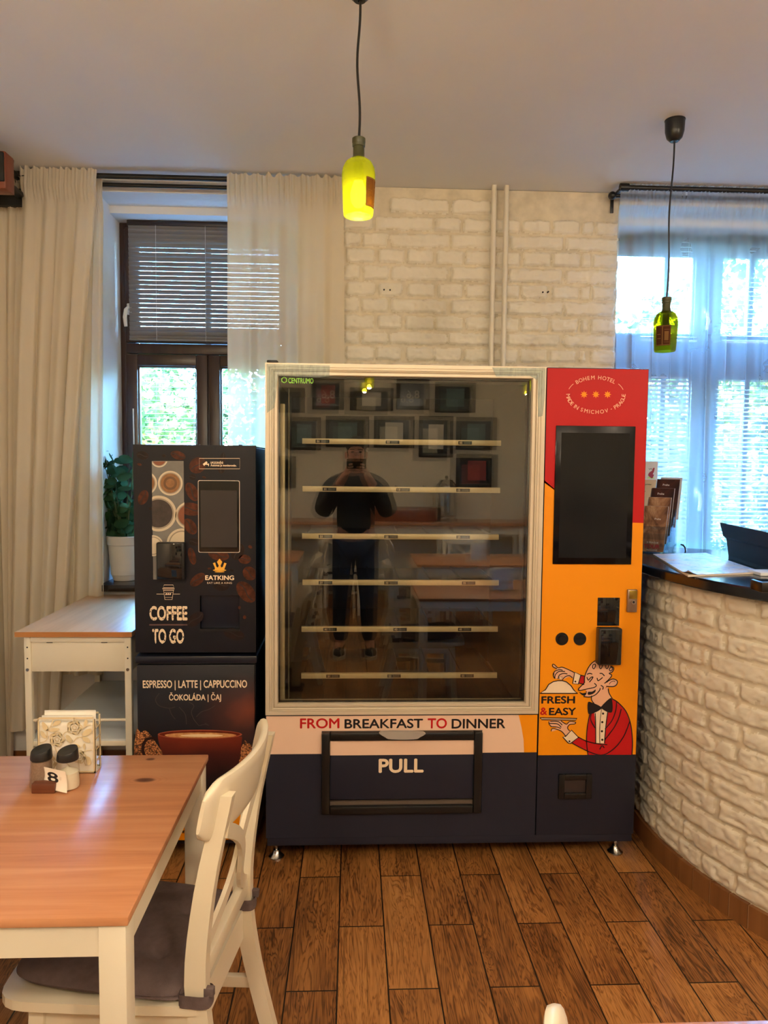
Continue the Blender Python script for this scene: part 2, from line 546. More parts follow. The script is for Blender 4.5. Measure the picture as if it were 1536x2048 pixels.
# window wall: piers, aprons and lintels round the two niches
mb = MB()
mb.box(XL, N1[0], WY, 4.25, 0, CZ)
mb.box(N1[0], N1[1], WY, 4.25, 0, 0.92)
mb.box(N1[0], N1[1], WY, 4.25, 2.90, CZ)
mb.box(N1[0], N1[1], WY + 0.2, 4.25, 2.862, 2.90)
mb.box(N2[0], N2[1], WY, 4.25, 0, 0.92)
mb.box(N2[0], N2[1], WY, 4.25, 2.90, CZ)
mb.box(N2[0], N2[1], WY + 0.2, 4.25, 2.862, 2.90)
mb.box(N2[1], XR, WY, 4.25, 0, CZ)
mb.box(N1[1], N2[0], WY + 0.02, 4.25, 0, CZ)
struct(mb.build('wall_back', m_reveal))

# ------------------------------------------------------------------ painted brick relief
def vnoise(u, v, seed):
    rs = np.random.RandomState(seed)
    T = rs.rand(256, 256)
    iu = np.floor(u).astype(int); iv = np.floor(v).astype(int)
    fu = u - iu; fv = v - iv
    fu = fu * fu * (3 - 2 * fu); fv = fv * fv * (3 - 2 * fv)
    a = T[iu % 256, iv % 256]; b = T[(iu + 1) % 256, iv % 256]; c = T[iu % 256, (iv + 1) % 256]; d = T[(iu + 1) % 256, (iv + 1) % 256]
    return (a * (1 - fu) + b * fu) * (1 - fv) + (c * (1 - fu) + d * fu) * fv
def brick_relief(S, Z, rows, seed, depth=0.011, rough=1.0):
    """height above the mortar for arrays S (along) and Z (up); rows = [(z0, z1, [(s0, s1), ...])]"""
    H = np.zeros_like(S)
    wob = (vnoise(S * 28, Z * 28, seed) - 0.5) * 0.010 + (vnoise(S * 75, Z * 75, seed + 1) - 0.5) * 0.006
    wob2 = (vnoise(S * 28 + 50, Z * 28 + 9, seed + 2) - 0.5) * 0.010 + (vnoise(S * 80, Z * 80 + 7, seed + 3) - 0.5) * 0.005
    rs = np.random.RandomState(seed + 9)
    for z0, z1, br in rows:
        rz = np.minimum(Z - z0, z1 - Z) + wob
        sel = rz > -0.006
        for s0, s1 in br:
            g = rs.rand()
            rx = np.minimum(S - s0, s1 - S) + wob2
            d = np.minimum(rx, rz)
            # rounded corners
            cx = np.clip(0.012 - rx, 0, None); cz = np.clip(0.012 - rz, 0, None)
            d = np.where((rx < 0.012) & (rz < 0.012), 0.012 - np.sqrt(cx * cx + cz * cz), d)
            k = np.clip(d / 0.009, 0, 1); k = k * k * (3 - 2 * k)
            h = k * depth * (0.75 + 0.45 * g)
            H = np.where(sel & (h > H), h, H)
    body = np.clip(H / depth, 0, 1)
    H = H + (vnoise(S * 45, Z * 60, seed + 4) - 0.5) * 0.0045 * rough * (0.3 + body) + (vnoise(S * 110, Z * 130, seed + 5) - 0.5) * 0.0022 * rough
    pit = np.clip(vnoise(S * 36, Z * 52, seed + 6) - 0.72, 0, 1) * 0.022 * rough * body
    return H - pit
m_brick = M('whitewashed_brick', (232, 224, 206), 0.62, var=0.05, vs=9.0, bump=0.25, bs=160)

m_joint = M('shaded_painted_joint', (216, 205, 182), 0.75, var=0.12, vs=14.0, bump=0.2, bs=160)  # joints coloured darker to paint in the shade of the recesses
def field_mesh(name, S, Z, H, place, parent=None, joint=0.004):
    nv, nu = S.shape
    co = place(S, Z, H).reshape(-1, 3)
    idx = np.arange(nu * nv).reshape(nv, nu)
    q = np.stack([idx[:-1, :-1], idx[:-1, 1:], idx[1:, 1:], idx[1:, :-1]], -1).reshape(-1, 4)
    me = bpy.data.meshes.new(name)
    org = ORG[parent.name] if parent is not None else Vector((0, 0, 0))
    co = co - np.array(org)[None, :]
    me.vertices.add(len(co)); me.vertices.foreach_set('co', co.ravel())
    me.loops.add(q.size); me.loops.foreach_set('vertex_index', q.ravel().astype(np.int32))
    me.polygons.add(len(q)); me.polygons.foreach_set('loop_start', np.arange(0, q.size, 4, dtype=np.int32))
    me.polygons.foreach_set('loop_total', np.full(len(q), 4, dtype=np.int32))
    me.polygons.foreach_set('use_smooth', np.ones(len(q), dtype=bool))
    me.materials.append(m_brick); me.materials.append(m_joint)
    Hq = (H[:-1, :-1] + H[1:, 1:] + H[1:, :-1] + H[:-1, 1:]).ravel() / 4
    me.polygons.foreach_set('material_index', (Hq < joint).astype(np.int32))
    me.update(calc_edges=True); me.validate()
    o = bpy.data.objects.new(name, me); COL.objects.link(o)
    if parent is not None: o.parent = parent; ORG[o.name] = ORG[parent.name]
    else: ORG[o.name] = Vector((0, 0, 0))
    return o
CS = 700 / 1536
def bx(c): return atY(600 + c * CS, 600, WY).x
def bz(c): return atY(900, 240 + c * CS, WY).z
stretch = [(120, 180), (190, 262), (270, 390), (398, 648), (658, 905), (912, 1148), (1158, 1388)]
head = [(90, 180), (200, 325), (342, 452), (467, 585), (596, 712), (722, 842), (852, 962), (972, 1090), (1100, 1220), (1230, 1268), (1278, 1388)]
mort = [425, 497, 567, 640, 713, 783, 855, 928, 994, 1064]
rows = []
rs_ = random.Random(3)
rows.append((bz(412), bz(348), [(bx(392), bx(645)), (bx(660), bx(830))]))
rows.append((bz(490), bz(430), [(bx(a), bx(b)) for a, b in [(60, 180), (188, 315), (330, 578), (587, 697), (714, 832), (850, 958), (970, 1090), (1104, 1220), (1230, 1280), (1286, 1394)]]))
for k in range(1, 14):
    if k < 9: y0, y1 = mort[k], mort[k + 1]
    else:
        y0 = 994 + (k - 8) * 71; y1 = y0 + 71
    src = stretch if k % 2 == 1 else head
    rows.append((bz(y1 - 5), bz(y0 + 5), [(bx(a + rs_.uniform(-6, 6)), bx(b + rs_.uniform(-6, 6))) for a, b in src]))
sx = np.arange(N1[1], N2[0] + 0.003, 0.0058); sz = np.arange(1.45, CZ, 0.0058)
S, Z = np.meshgrid(sx, sz)
H = brick_relief(S, Z, rows, 11, depth=.017)
rag = np.clip((S - (N2[0] - 0.012) + (vnoise(S * 0 + 3, Z * 22, 77) - 0.5) * 0.03) / 0.01, 0, 1) * 0.012
H = H - rag
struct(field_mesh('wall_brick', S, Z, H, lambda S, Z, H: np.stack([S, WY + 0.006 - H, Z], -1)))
# drilled holes left in the bricks
mb = MB()
for x, y in [(768, 580), (780, 580.5), (1085, 585), (1096, 584)]:
    p = atY(x, y, WY - 0.004); mb.cyl((p.x, WY - 0.012, p.z), (p.x, WY + 0.004, p.z), 0.0042, n=12)
struct(mb.build('trim_1', M('hole_dark', (38, 34, 30), 0.9)))

# brown tile skirting under the left window
m_skirt = M_wood('skirting_tile', (92, 52, 26), (126, 78, 40), (150, 98, 56), 'x', 0.4)
struct(MB().box(XL + 0.012, -0.9, WY - 0.012, WY, 0, 0.085, 0.002).build('baseboard_back', m_skirt))
struct(MB().box(XL, XL + 0.012, YB, WY, 0, 0.085, 0.002).build('baseboard_left', m_skirt))

# ------------------------------------------------------------------ windows
m_frame = M_wood('dark_brown_window_wood', (36, 23, 18), (52, 34, 27), (64, 43, 33), 'z', 0.33)
m_frame_pale = M_wood('outer_window_wood', (66, 62, 66), (88, 84, 88), (104, 100, 104), 'z', 0.5)
m_pane = M_glass('window_glass', (0.97, 0.99, 0.98), 0.04)
m_handle = M('window_handle_white', (225, 225, 222), 0.3)
m_sill = M('dark_sill_lacquer', (34, 28, 26), 0.22, var=0.1)

def ring(mb, x0, x1, z0, z1, w, y0, y1, bev=0.004):
    mb.box(x0, x0 + w, y0, y1, z0, z1, bev); mb.box(x1 - w, x1, y0, y1, z0, z1, bev)
    mb.box(x0 + w - .001, x1 - w + .001, y0, y1, z0, z0 + w, bev); mb.box(x0 + w - .001, x1 - w + .001, y0, y1, z1 - w, z1, bev)
def window(name, X0, X1, zb, zt, xm, tz0, tz1, split_top, sashw, handles):
    root = bpy.data.objects.new(name, None); COL.objects.link(root)
    root.location = ((X0 + X1) / 2, FY, zb); ORG[root.name] = Vector(root.location); struct(root)
    fr = MB()
    ring(fr, X0, X1, zb, zt, 0.04, FY, FY + 0.08)
    fr.box(X0 + .03, X1 - .03, FY - 0.008, FY + 0.08, tz0, tz1, 0.004)
    if split_top: fr.box(xm - .02, xm + .02, FY, FY + .08, zb, zt, 0.004)
    else: fr.box(xm - .02, xm + .02, FY, FY + .08, zb, tz0, 0.004)
    fr.build('window_frame', m_frame, root)
    spans = []
    for (a, b) in ((X0 + .03, xm - .003), (xm + .003, X1 - .03)):
        spans.append((a, b, zb + .03, tz0 - .004))
        if split_top: spans.append((a, b, tz1 + .004, zt - .03))
    if not split_top: spans.append((X0 + .03, X1 - .03, tz1 + .004, zt - .03))
    for a, b, c, d in spans:
        s = MB(); ring(s, a, b, c, d, sashw, FY - 0.018, FY + 0.04, 0.006)
        ring(s, a + sashw - .012, b - sashw + .012, c + sashw - .012, d - sashw + .012, .02, FY - 0.004, FY + 0.03, 0.004)
        so = s.build('sash', m_frame, root)
        MB().box(a + sashw - .01, b - sashw + .01, FY + 0.012, FY + 0.016, c + sashw - .01, d - sashw + .01).build('pane', m_pane, so)
    for (hx, hz, flip) in handles:
        h = MB()
        h.box(hx - .012, hx + .012, FY - .028, FY - .016, hz - .03, hz + .03, .004)
        p = [(hx, FY - .02, hz), (hx, FY - .055, hz), (hx - .006 * flip, FY - .062, hz - .01), (hx - .012 * flip, FY - .062, hz - .05), (hx - .008 * flip, FY - .06, hz - .10)]
        h.tube(p, [.008, .008, .010, .011, .009], 10)
        h.build('window_handle', m_handle, root)
    return root
def wx(px): return atY(px, 700, FY).x
def wz(px, py): return atY(px, py, FY).z
W1 = (wx(245), wx(588)); W2 = (1.385, 2.60)
TZ = (wz(330, 708), wz(330, 688))
w1 = window('window_1', N1[0] + .002, N1[1] - .03, SILL, 2.862, wx(417), TZ[0], TZ[1], False, 0.062,
            [(wx(262), wz(262, 620), 1)])
TZ2 = (wz(1420, 728), wz(1420, 700))
w2 = window('window_2', N2[0] + .002, N2[1] - .002, SILL, 2.862, wx(1410), TZ2[0], TZ2[1], True, 0.075,
            [(wx(1400), wz(1400, 628), -1), (wx(1398), wz(1398, 985), -1), (wx(1432), wz(1432, 985), 1)])
# outer casements of the double windows
for nm, (a, b), bars in (('window_3', N1, [wx(417)]), ('window_4', N2, [wx(1327), wx(1412), wx(1495)])):
    root = bpy.data.objects.new(nm, None); COL.objects.link(root); root.location = ((a + b) / 2, 4.22, SILL)
    ORG[root.name] = Vector(root.location); struct(root)
    s = MB(); ring(s, a + .002, b - .002, SILL, 2.862, 0.05, 4.205, 4.245)
    for x in bars:
        x *= 4.22 / FY
        s.box(x - .016, x + .016, 4.205, 4.245, SILL, 2.86, .004)
    zt = (TZ if nm == 'window_3' else TZ2)
    s.box(a, b, 4.205, 4.245, zt[0], zt[1], .004)
    s.build('window_frame', m_frame_pale, root)
    MB().box(a + .03, b - .03, 4.222, 4.226, SILL + .03, 2.83).build('pane', m_pane, root)
for nm, (a, b) in (('trim_2', N1), ('trim_3', N2)):
    struct(MB().box(a + .001 if nm == 'trim_2' else a + .001, b - .001, 3.69 if nm == 'trim_2' else 3.72, FY - .002, SILL - .034, SILL, .004).build(nm, m_sill))

# ------------------------------------------------------------------ outside: ground and trees in sun
m_ground = M('greyed_ground', (92, 94, 98), 0.9, var=0.2, vs=3.0)  # lawn made grey to keep green bounce light off the window reveals
gr = MB().box(-30, 40, 4.6, 60, -0.62, -0.6).build('ground', m_ground); tag(gr, 'ground outside beyond the windows, greyed to cut its green bounce light', 'ground', kind='structure')
def leaf_material(name, c0, c1, c2):
    t = NT(name)
    nz = t.noise(t.coord('Object'), 2.3, 3)
    c = t.ramp(nz, [(0.35, lin(c0)), (0.5, lin(c1)), (0.64, lin(c2))])
    d = t.n('ShaderNodeBsdfDiffuse'); t.L(c, d.inputs[0])
    tl = t.n('ShaderNodeBsdfTranslucent'); t.L(c, tl.inputs[0])
    m = t.n('ShaderNodeMixShader'); m.inputs[0].default_value = 0.35
    t.L(d.outputs[0], m.inputs[1]); t.L(tl.outputs[0], m.inputs[2])
    return t.done(m.outputs[0])
m_leafa = leaf_material('foliage_green', (22, 38, 22), (52, 76, 42), (92, 112, 58))
m_leafb = leaf_material('foliage_autumn', (40, 62, 32), (84, 98, 50), (140, 112, 58))
m_bark = M('bark', (86, 70, 54), 0.9, var=0.25, vs=12)
def tree(x, y, h, rx, rz, zc, n, mat, label):
    root = thing('tree', label, 'tree', (x, y, -0.6), 0, 'trees outside the windows')
    t = MB(); t.tube([(x, y, -0.6), (x + .05, y, h * .35), (x - .05, y, h * .7)], [.14, .11, .06], 10)
    t.build('trunk', m_bark, root)
    rs = np.random.RandomState(int(abs(x) * 100 + y * 7))
    V = []; Fc = []
    cl = [(rs.normal(0, .42, 3), rs.uniform(.25, .5)) for _ in range(26)]
    for k in range(n):
        c, r = cl[k % len(cl)]
        d = rs.normal(0, 1, 3); d /= np.linalg.norm(d)
        p = np.clip(c, -.9, .9) + d * r * rs.uniform(.6, 1.0)
        P = np.array([x + p[0] * rx, y + p[1] * rx * .8, zc + p[2] * rz])
        if P[2] < -0.5: continue
        a = rs.normal(0, 1, 3); a /= np.linalg.norm(a); b = np.cross(a, d); b /= (np.linalg.norm(b) + 1e-6)
        s = rs.uniform(.05, .10)
        i0 = len(V)
        V += [tuple(P - a * s), tuple(P + b * s * .6 + d * s * .2), tuple(P + a * s), tuple(P - b * s * .6 + d * s * .2)]
        Fc.append((i0, i0 + 1, i0 + 2, i0 + 3))
    f = MB(); f.add(V, Fc); f.build('foliage', mat, root)
TR = [(-4.6, 8.6, 2.9, 1.3, 1.5, 1.0, 4600, m_leafa, 'green leafy tree seen through the left blinds, by the curtain'),
      (-2.6, 8.2, 2.9, 1.3, 1.5, 1.1, 5200, m_leafb, 'yellowing leafy tree in the lower left casement'),
      (-0.4, 9.4, 3.0, 1.3, 1.6, 1.1, 4600, m_leafa, 'green leafy tree behind the sheer part of the left window curtain'),
      (2.7, 10.0, 3.6, 1.2, 2.2, 1.3, 5200, m_leafa, 'low green tree under the sky in the right window'),
      (4.15, 9.4, 3.9, 1.2, 2.3, 1.6, 6400, m_leafb, 'yellow green tree behind the hanging dark green bottle'),
      (5.9, 9.2, 5.6, 1.4, 3.0, 2.3, 8200, m_leafa, 'tall green tree at the right edge of the right window')]
for a in TR: tree(*a)
for (x0, n, lab) in ((-6.2, 8000, 'clipped green hedge beyond the left window'), (1.2, 9000, 'clipped green hedge beyond the right window')):
    rs = np.random.RandomState(int(n)); V = []; Fc = []
    for k in range(n):
        P = np.array([x0 + rs.rand() * 7.2, 14.2 + rs.normal(0, .25), -0.6 + rs.rand() ** .8 * 4.2])
        a = rs.normal(0, 1, 3); a /= np.linalg.norm(a); b = rs.normal(0, 1, 3); b -= a * a.dot(b); b /= np.linalg.norm(b)
        s = rs.uniform(.06, .12); i0 = len(V)
        V += [tuple(P - a * s), tuple(P + b * s * .6), tuple(P + a * s), tuple(P - b * s * .6)]; Fc.append((i0, i0 + 1, i0 + 2, i0 + 3))
    ho = MB().add(V, Fc).build('hedge', m_leafa); tag(ho, lab, 'hedge')

# portals help the sky find the windows
for nm, (a, b) in (('left', N1), ('right', N2)):
    ld = bpy.data.lights.new('portal', 'AREA'); ld.shape = 'RECTANGLE'; ld.size = b - a; ld.size_y = 1.9
    ld.cycles.is_portal = True
    lo = bpy.data.objects.new('window_portal', ld); COL.objects.link(lo)
    lo.location = ((a + b) / 2, 4.27, (SILL + 2.86) / 2); lo.rotation_euler = (math.radians(-90), 0, 0)
# ------------------------------------------------------------------ blinds
m_slat_grey = M('blind_grey', (118, 117, 118), 0.45, var=0.03)
m_slat_pale = M('blind_pale', (205, 210, 214), 0.4, var=0.03)
m_headrail = M('blind_headrail_brown', (44, 32, 28), 0.35)
def blind(label, x0, x1, zt, zb, Y, tilt, mat, pitch=.0245, head=True, bottom=True, group='venetian blinds', wand=None):
    root = thing('venetian_blind', label, 'blind', ((x0 + x1) / 2, Y, zb), 0, group)
    s = MB(); z = zt - (.03 if head else .004); k = 0
    ca, sa = math.cos(math.radians(tilt)), math.sin(math.radians(tilt))
    while z > zb + .012:
        w = .0119
        # gently bowed slat
        pr = [(-w, -.0004), (-w * .5, .0011), (0, .0016), (w * .5, .0011), (w, -.0004)]
        rnd = random.uniform(-1, 1) * .0002
        vs = []
        for xx in (x0, x1):
            for (a, b) in pr: vs.append((xx, Y + a * ca + b * sa, z + rnd - a * sa * -1 + b * ca))
        s.add(vs, [(i, i + 1, 5 + i + 1, 5 + i) for i in range(4)], 0, True)
        z -= pitch; k += 1
    s.build('slats', mat, root, sharp=0)
    if head: MB().box(x0 - .004, x1 + .004, Y - .014, Y + .014, zt - .026, zt, .003).build('headrail', m_headrail, root)
    if bottom: MB().box(x0, x1, Y - .011, Y + .011, zb, zb + .012, .004).build('bottom_rail', mat, root)
    c = MB()
    for f in (.18, .5, .82) if x1 - x0 > .5 else (.18, .82):
        xx = x0 + (x1 - x0) * f
        for dy in (-.0125, .0125): c.cyl((xx, Y + dy, zb), (xx, Y + dy, zt - .01), .0009, n=5)
    c.build('ladder_cord', M('blind_cord', (200, 205, 210), .7), root)
    if wand: MB().cyl(wand[0], wand[1], .004, n=8).build('tilt_wand', M('wand_pale', (205, 196, 180), .5), root)
    return root
bz0, bz1 = wz(400, 460), wz(400, 686)
blind('grey closed venetian blind over the upper left window', wx(264), wx(566), wz(400, 449), bz1, FY - .04, -66, m_slat_grey, wand=None)
blind('pale open venetian blind in the left lower casement, left of the centre post', wx(280) + .01, wx(404), wz(340, 735), SILL + .06, FY + .055, 2, m_slat_pale, head=False,
      wand=((wx(268) , FY - .03, wz(268, 818)), (wx(270), FY - .03, SILL + .03)))
blind('pale open venetian blind in the left window seen partly through the curtain', wx(432), wx(566), wz(500, 735), SILL + .06, FY + .055, 2, m_slat_pale, head=False)
blind('pale tilted venetian blind behind the dark green hanging bottle', wx(1275), wx(1386), wz(1330, 478), wz(1330, 686), FY - .04, 20, m_slat_pale)
blind('pale tilted venetian blind in the upper right corner of the right window', wx(1436), N2[1] - .06, wz(1500, 478), wz(1500, 690), FY - .04, 20, m_slat_pale)
blind('half closed venetian blind beside the red vending panel', 1.43, wx(1379), wz(1340, 745), SILL + .14, FY - .04, 42, m_slat_pale)
blind('long pale venetian blind above the black monitor', wx(1428), N2[1] - .06, wz(1500, 745), SILL + .14, FY - .04, 22, m_slat_pale)

# ------------------------------------------------------------------ curtain rods
m_black = M('black_metal', (20, 20, 22), 0.35, var=0.1)
def rod(label, x0, x1, Y, z, double=True, ends=(False, True), brackets=()):
    root = thing('curtain_rod', label, 'curtain rod', ((x0 + x1) / 2, Y, z))
    MB().cyl((x0, Y, z), (x1, Y, z), .0125, n=14).build('rod', m_black, root)
    MB().cyl((x0, Y + .05, z - .022), (x1, Y + .05, z - .022), .010, n=12).build('rod', m_black, root)
    for e, x, s in ((ends[0], x0, -1), (ends[1], x1, 1)):
        if e:
            f = MB(); f.cyl((x - .012 * s, Y, z), (x + .03 * s, Y, z), .019, n=16)
            f.build('finial', m_black, root)
            g = MB(); g.cyl((x - .02 * s, Y + .05, z - .022), (x + .035 * s, Y + .05, z - .022), .009, n=12); g.ball((x + .05 * s, Y + .05, z - .022), .02)
            g.build('finial', m_black, root)
    for x in brackets:
        b = MB(); b.box(x - .008, x + .008, Y + .0, WY - .003, z - .018, z - .004, .002)
        b.box(x - .008, x + .008, WY - .008, WY - .001, z - .085, z + .005, .002)
        b.cyl((x, WY - .012, z - .06), (x, WY - .006, z - .06), .004, n=8)
        b.build('bracket', m_black, root)
    return root
RY = 3.63
zr1 = atY(330, 355, RY).z; zr2 = atY(1400, 379, RY).z
rod('black double curtain rod over the left window, ending behind the lit bottle lamp', XL + .05, -.02, RY, zr1, brackets=(atY(29, 365, RY).x, -.09))
rod('black double curtain rod over the right window with a ball end', atY(1252, 374, RY).x, XR - .6, RY, zr2, ends=(True, False), brackets=(atY(1229, 380, RY).x + .03,))

# ------------------------------------------------------------------ curtains
def curtain(label, x0t, x1t, x0b, x1b, zt, zb, Y, folds, amp, mat, seed, group=None, header=True, heavy=(), name='curtain', wav=1.0):
    rs = random.Random(seed)
    ph = [rs.uniform(0, 6.28) for _ in range(6)]
    fr = [folds * f for f in (1, 1.73, .57, 2.9, .31, 4.7)]
    nu = int(max(220, folds * 22)); nv = 60
    def fn(u, v):
        z = zt + (zb - zt) * v
        drop = v
        x = (x0t + (x1t - x0t) * u) * (1 - drop) + (x0b + (x1b - x0b) * u) * drop
        # slow drift of folds down the cloth
        uu = u + .012 * math.sin(3 * v + ph[4]) + .02 * wav * v * math.sin(5 * u + ph[5])
        a = amp * (0.35 + .65 * min(1, v * 3 + .0))
        g = math.sin(6.283 * fr[0] * uu + ph[0]) + .55 * math.sin(6.283 * fr[1] * uu + ph[1] + v * .8) + .5 * math.sin(6.283 * fr[2] * uu + ph[2])
        y = Y + a * g * .5
        if header:
            hz = (zt - z)
            if hz < .12:
                k = 1 - hz / .12
                y = Y - .017 * min(1, (.12 - hz) / .05) + a * .5 * g * (1 - k) ** 2 + min(0, -.004 + .005 * math.sin(6.283 * fr[5] * u + ph[3]) + .004 * math.sin(6.283 * fr[3] * u * 2 + ph[1]))
                if hz < .04: z += (1 - hz / .04) * (.008 + .005 * math.sin(6.283 * fr[1] * 1.3 * u + ph[2]) + .005 * math.sin(6.283 * fr[0] * 2.37 * u + ph[0]) * math.sin(9 * u + ph[1]) + .003 * math.sin(6.283 * fr[3] * 1.1 * u + ph[4]))
        x += .010 * wav * math.cos(6.283 * fr[0] * uu + ph[0]) * min(1, v * 4)
        return (x, y, z)
    def fv(u, v):
        # denser rows near the heading
        v = v ** 1.6
        return fn(u, v)
    mb = MB().grid(fv, nu, nv)
    o = mb.build(name, mat, sharp=0)
    tag(o, label, 'curtain', group)
    return o
m_cream = M_cloth('cream_curtain', (244, 234, 216), .03, .42)
m_cream_thin = M_cloth('thin_cream_curtain', (244, 232, 208), .16, .40)
m_sheer = M_cloth('white_sheer', (222, 230, 242), .70, .66)
def cx(px, py, Y=RY): return atY(px, py, Y).x
zc1 = atY(120, 343, RY).z
curtain('opaque cream curtain left of the window, behind the white side table', cx(47, 500), cx(200, 500), cx(22, 1460) , cx(122, 1460), zc1, .235, RY - .002, 4.2, .036, m_cream, 4, heavy=())
curtain('thin cream curtain layer at the window edge beside the potted plant', cx(150, 500), cx(203, 500), cx(100, 1200), cx(204, 1200), zc1 - .02, .50, RY + .055, 3, .03, m_cream_thin, 9)
curtain('long cream curtain in the left corner reaching the floor', XL + .02, cx(50, 600, 3.66), XL + .02, cx(14, 1460, 3.66), zc1 - .02, .04, 3.69, 2.4, .03, m_cream, 5)
curtain('half sheer cream curtain right of the left window, above the coffee machine', cx(456, 500), cx(686, 500), cx(462, 800), cx(690, 800), zc1 - .005, .25, RY - .002, 4.5, .028, m_cream_thin, 12, wav=.5)
curtain('white sheer net curtain across the right window', cx(1237, 500), 2.78, cx(1235, 800), 2.78, atY(1400, 383, RY).z + .02, .12, RY + .02, 15, .03, m_sheer, 21, name='net_curtain')

# ------------------------------------------------------------------ heating pipes
m_pipe = M('cream_pipe_paint', (228, 220, 202), .4)
for px0, px1, lab in ((988.5, 982, 'left one of the two white heating pipes on the brick wall'), (1013.5, 1006, 'right one of the two white heating pipes on the brick wall')):
    x = (atY(px0, 380, 3.70).x + atY(px1, 720, 3.70).x) / 2
    o = MB().cyl((x, 3.70, 0.0), (x, 3.70, CZ), .0125, n=18).build('heating_pipe', m_pipe)
    tag(o, lab, 'pipe', 'heating pipes on the brick wall')
# ------------------------------------------------------------------ vending machine
VY = 2.788
m_navy = M('navy_sheet_metal', (36, 37, 50), 0.42, spec=.3, var=0.05)
m_navy_dk = M('navy_dark_inside', (20, 21, 26), 0.5)
m_alu = M('brushed_aluminium', (214, 200, 176), 0.42, 0.25, var=0.04)
m_peach = M('print_peach', (240, 204, 178), 0.4, var=0.01)
m_orange = M('print_orange', (243, 150, 16), 0.42, spec=.25, var=0.015)
m_red = M('print_red', (186, 28, 30), 0.42, spec=.2, var=0.02)
m_ink = M('print_black', (20, 16, 22), 0.4)
m_cream = None if False else m_cream
m_pcream = M('print_cream', (246, 222, 190), 0.4, var=0.01)
m_skin = M('print_skin', (236, 180, 146), 0.4, var=0.01)
m_blackpl = M('black_plastic', (16, 16, 17), 0.32)
m_blackgl = M('black_glass', (8, 9, 12), 0.06, spec=0.6)
m_steel = M('polished_steel', (190, 188, 184), 0.2, 1.0)
m_white_metal = M('white_enamel', (236, 230, 216), .4, var=.02)

vm = thing('vending_machine', 'large dark navy glass-fronted vending machine with red and orange side panel', 'vending machine', (0.4, 3.2, 0))
X0, X1, XP, ZT, ZB = -0.3286, 1.1335, 0.738, 1.949, 0.074
VB = 3.57
gl = atY(556.5, 751, VY); gr_ = atY(1066, 1404, VY)      # opening of the glass
GX0, GX1 = gl.x, atY(1056, 1100, VY).x
GZ1, GZ0 = gl.z, gr_.z
FZ0 = atY(531, 1429, VY).z                                # bottom of the door frame
FX1 = atY(1080, 1100, VY).x
# shell
mb = MB()
mb.box(X0, X0 + .03, VY + .045, VB, FZ0, ZT - .01, .002)
mb.box(XP - .06, X1, VY + .03, VB, FZ0, ZT - .004, .003)
mb.box(X0, XP, VY + .045, VB, ZT - .05, ZT - .008, .002)
mb.box(X0, XP, VB - .03, VB, FZ0, ZT - .01)
mb.box(X0, X1, VY + .03, VB, ZB + .03, FZ0, .003)
mb.box(X0 + .004, X1 - .004, VY + .004, VB - .01, ZB, ZB + .032, .002)
mb.build('cabinet', m_navy, vm)
# lower front panels (the print: peach band, then orange, then navy)
zband0 = atY(600, 1508, VY).z
dz_top = FZ0 - .006
mb = MB()
fx0, fx1 = atY(643, 1540, VY).x, atY(963, 1540, VY).x
fz1, fz0 = atY(800, 1461, VY).z, atY(800, 1624, VY).z
xr = XP - .003
for (a, b, c, d) in ((X0, fx0, ZB + .034, dz_top), (fx1, xr, ZB + .034, dz_top), (fx0, fx1, ZB + .034, fz0), (fx0, fx1, fz1, dz_top)):
    mb.box(a, b, VY, VY + .03, c, d)
lf = mb.build('lower_front', m_navy, vm)
mb = MB()
xo = atY(1043, 1470, VY).x
for (a, b, c, d) in ((X0 + .001, fx0, zband0, dz_top - .001), (fx0, fx1, fz1, dz_top - .001)):
    mb.box(a, b, VY - .0006, VY, c, d)
cur = [(fx1, zband0), (fx1, dz_top - .001)] + [(p.x, p.z) for p in (atY(x, y, VY) for x, y in [(1037, 1434), (1043, 1455), (1047, 1480), (1048, 1508)])]
cur[2] = (cur[2][0], dz_top - .001); cur[-1] = (cur[-1][0], zband0)
mb.prismXZ(cur, VY - .0006, VY)
mb.build('printed_band', m_peach, lf)
mb = MB(); c2 = cur[2:] + [(xr - .001, zband0), (xr - .001, dz_top - .001)]
mb.prismXZ(c2, VY - .0006, VY); o = mb.build('printed_corner', m_orange, lf); o['label'] = 'orange printed corner'
mb = MB()
for s, a, b, mi in (('FROM', 600, 679, 0), ('BREAKFAST', 689, 846, 1), ('TO', 855, 894, 0), ('DINNER', 903, 1011, 1)):
    letter_box(mb, s, a, 1437 if mi else 1436, b, 1457, VY, .0012, .022, mi)
mb.build('lettering', [m_red, m_ink], lf)
# delivery flap
flp = MB(); w = .034
ring(flp, fx0, fx1, fz0, fz1, w, VY - .022, VY + .03, .008)
fo = flp.build('delivery_frame', m_blackpl, vm)
dx0, dx1 = atY(657, 1540, VY).x, atY(949, 1540, VY).x
dz1, dz0 = atY(800, 1480, VY).z, atY(800, 1597, VY).z
dd = MB(); dd.box(dx0, dx1, VY - .008, VY + .012, dz0, dz1 + .004, .004)
do = dd.build('delivery_door', m_navy, vm)
pz = atY(800, 1508, VY).z
MB().box(dx0 + .002, dx1 - .002, VY - .0092, VY - .0075, pz, dz1 + .001).build('printed_band', m_peach, do)
mb = MB(); letter_box(mb, 'PULL', 757, 1515, 847, 1544, VY, .0096, .03); mb.build('lettering', m_pcream, do)
mb = MB(); mb.box(dx0, dx1, VY + .022, VY + .03, fz0 + .02, fz1 - .02)
mb.box(dx0, dx1, VY - .006, VY + .02, atY(800, 1612, VY).z, atY(800, 1600, VY).z - .002)
mb.build('delivery_chute', M('chute_grey_brown', (96, 84, 74), .4), vm)
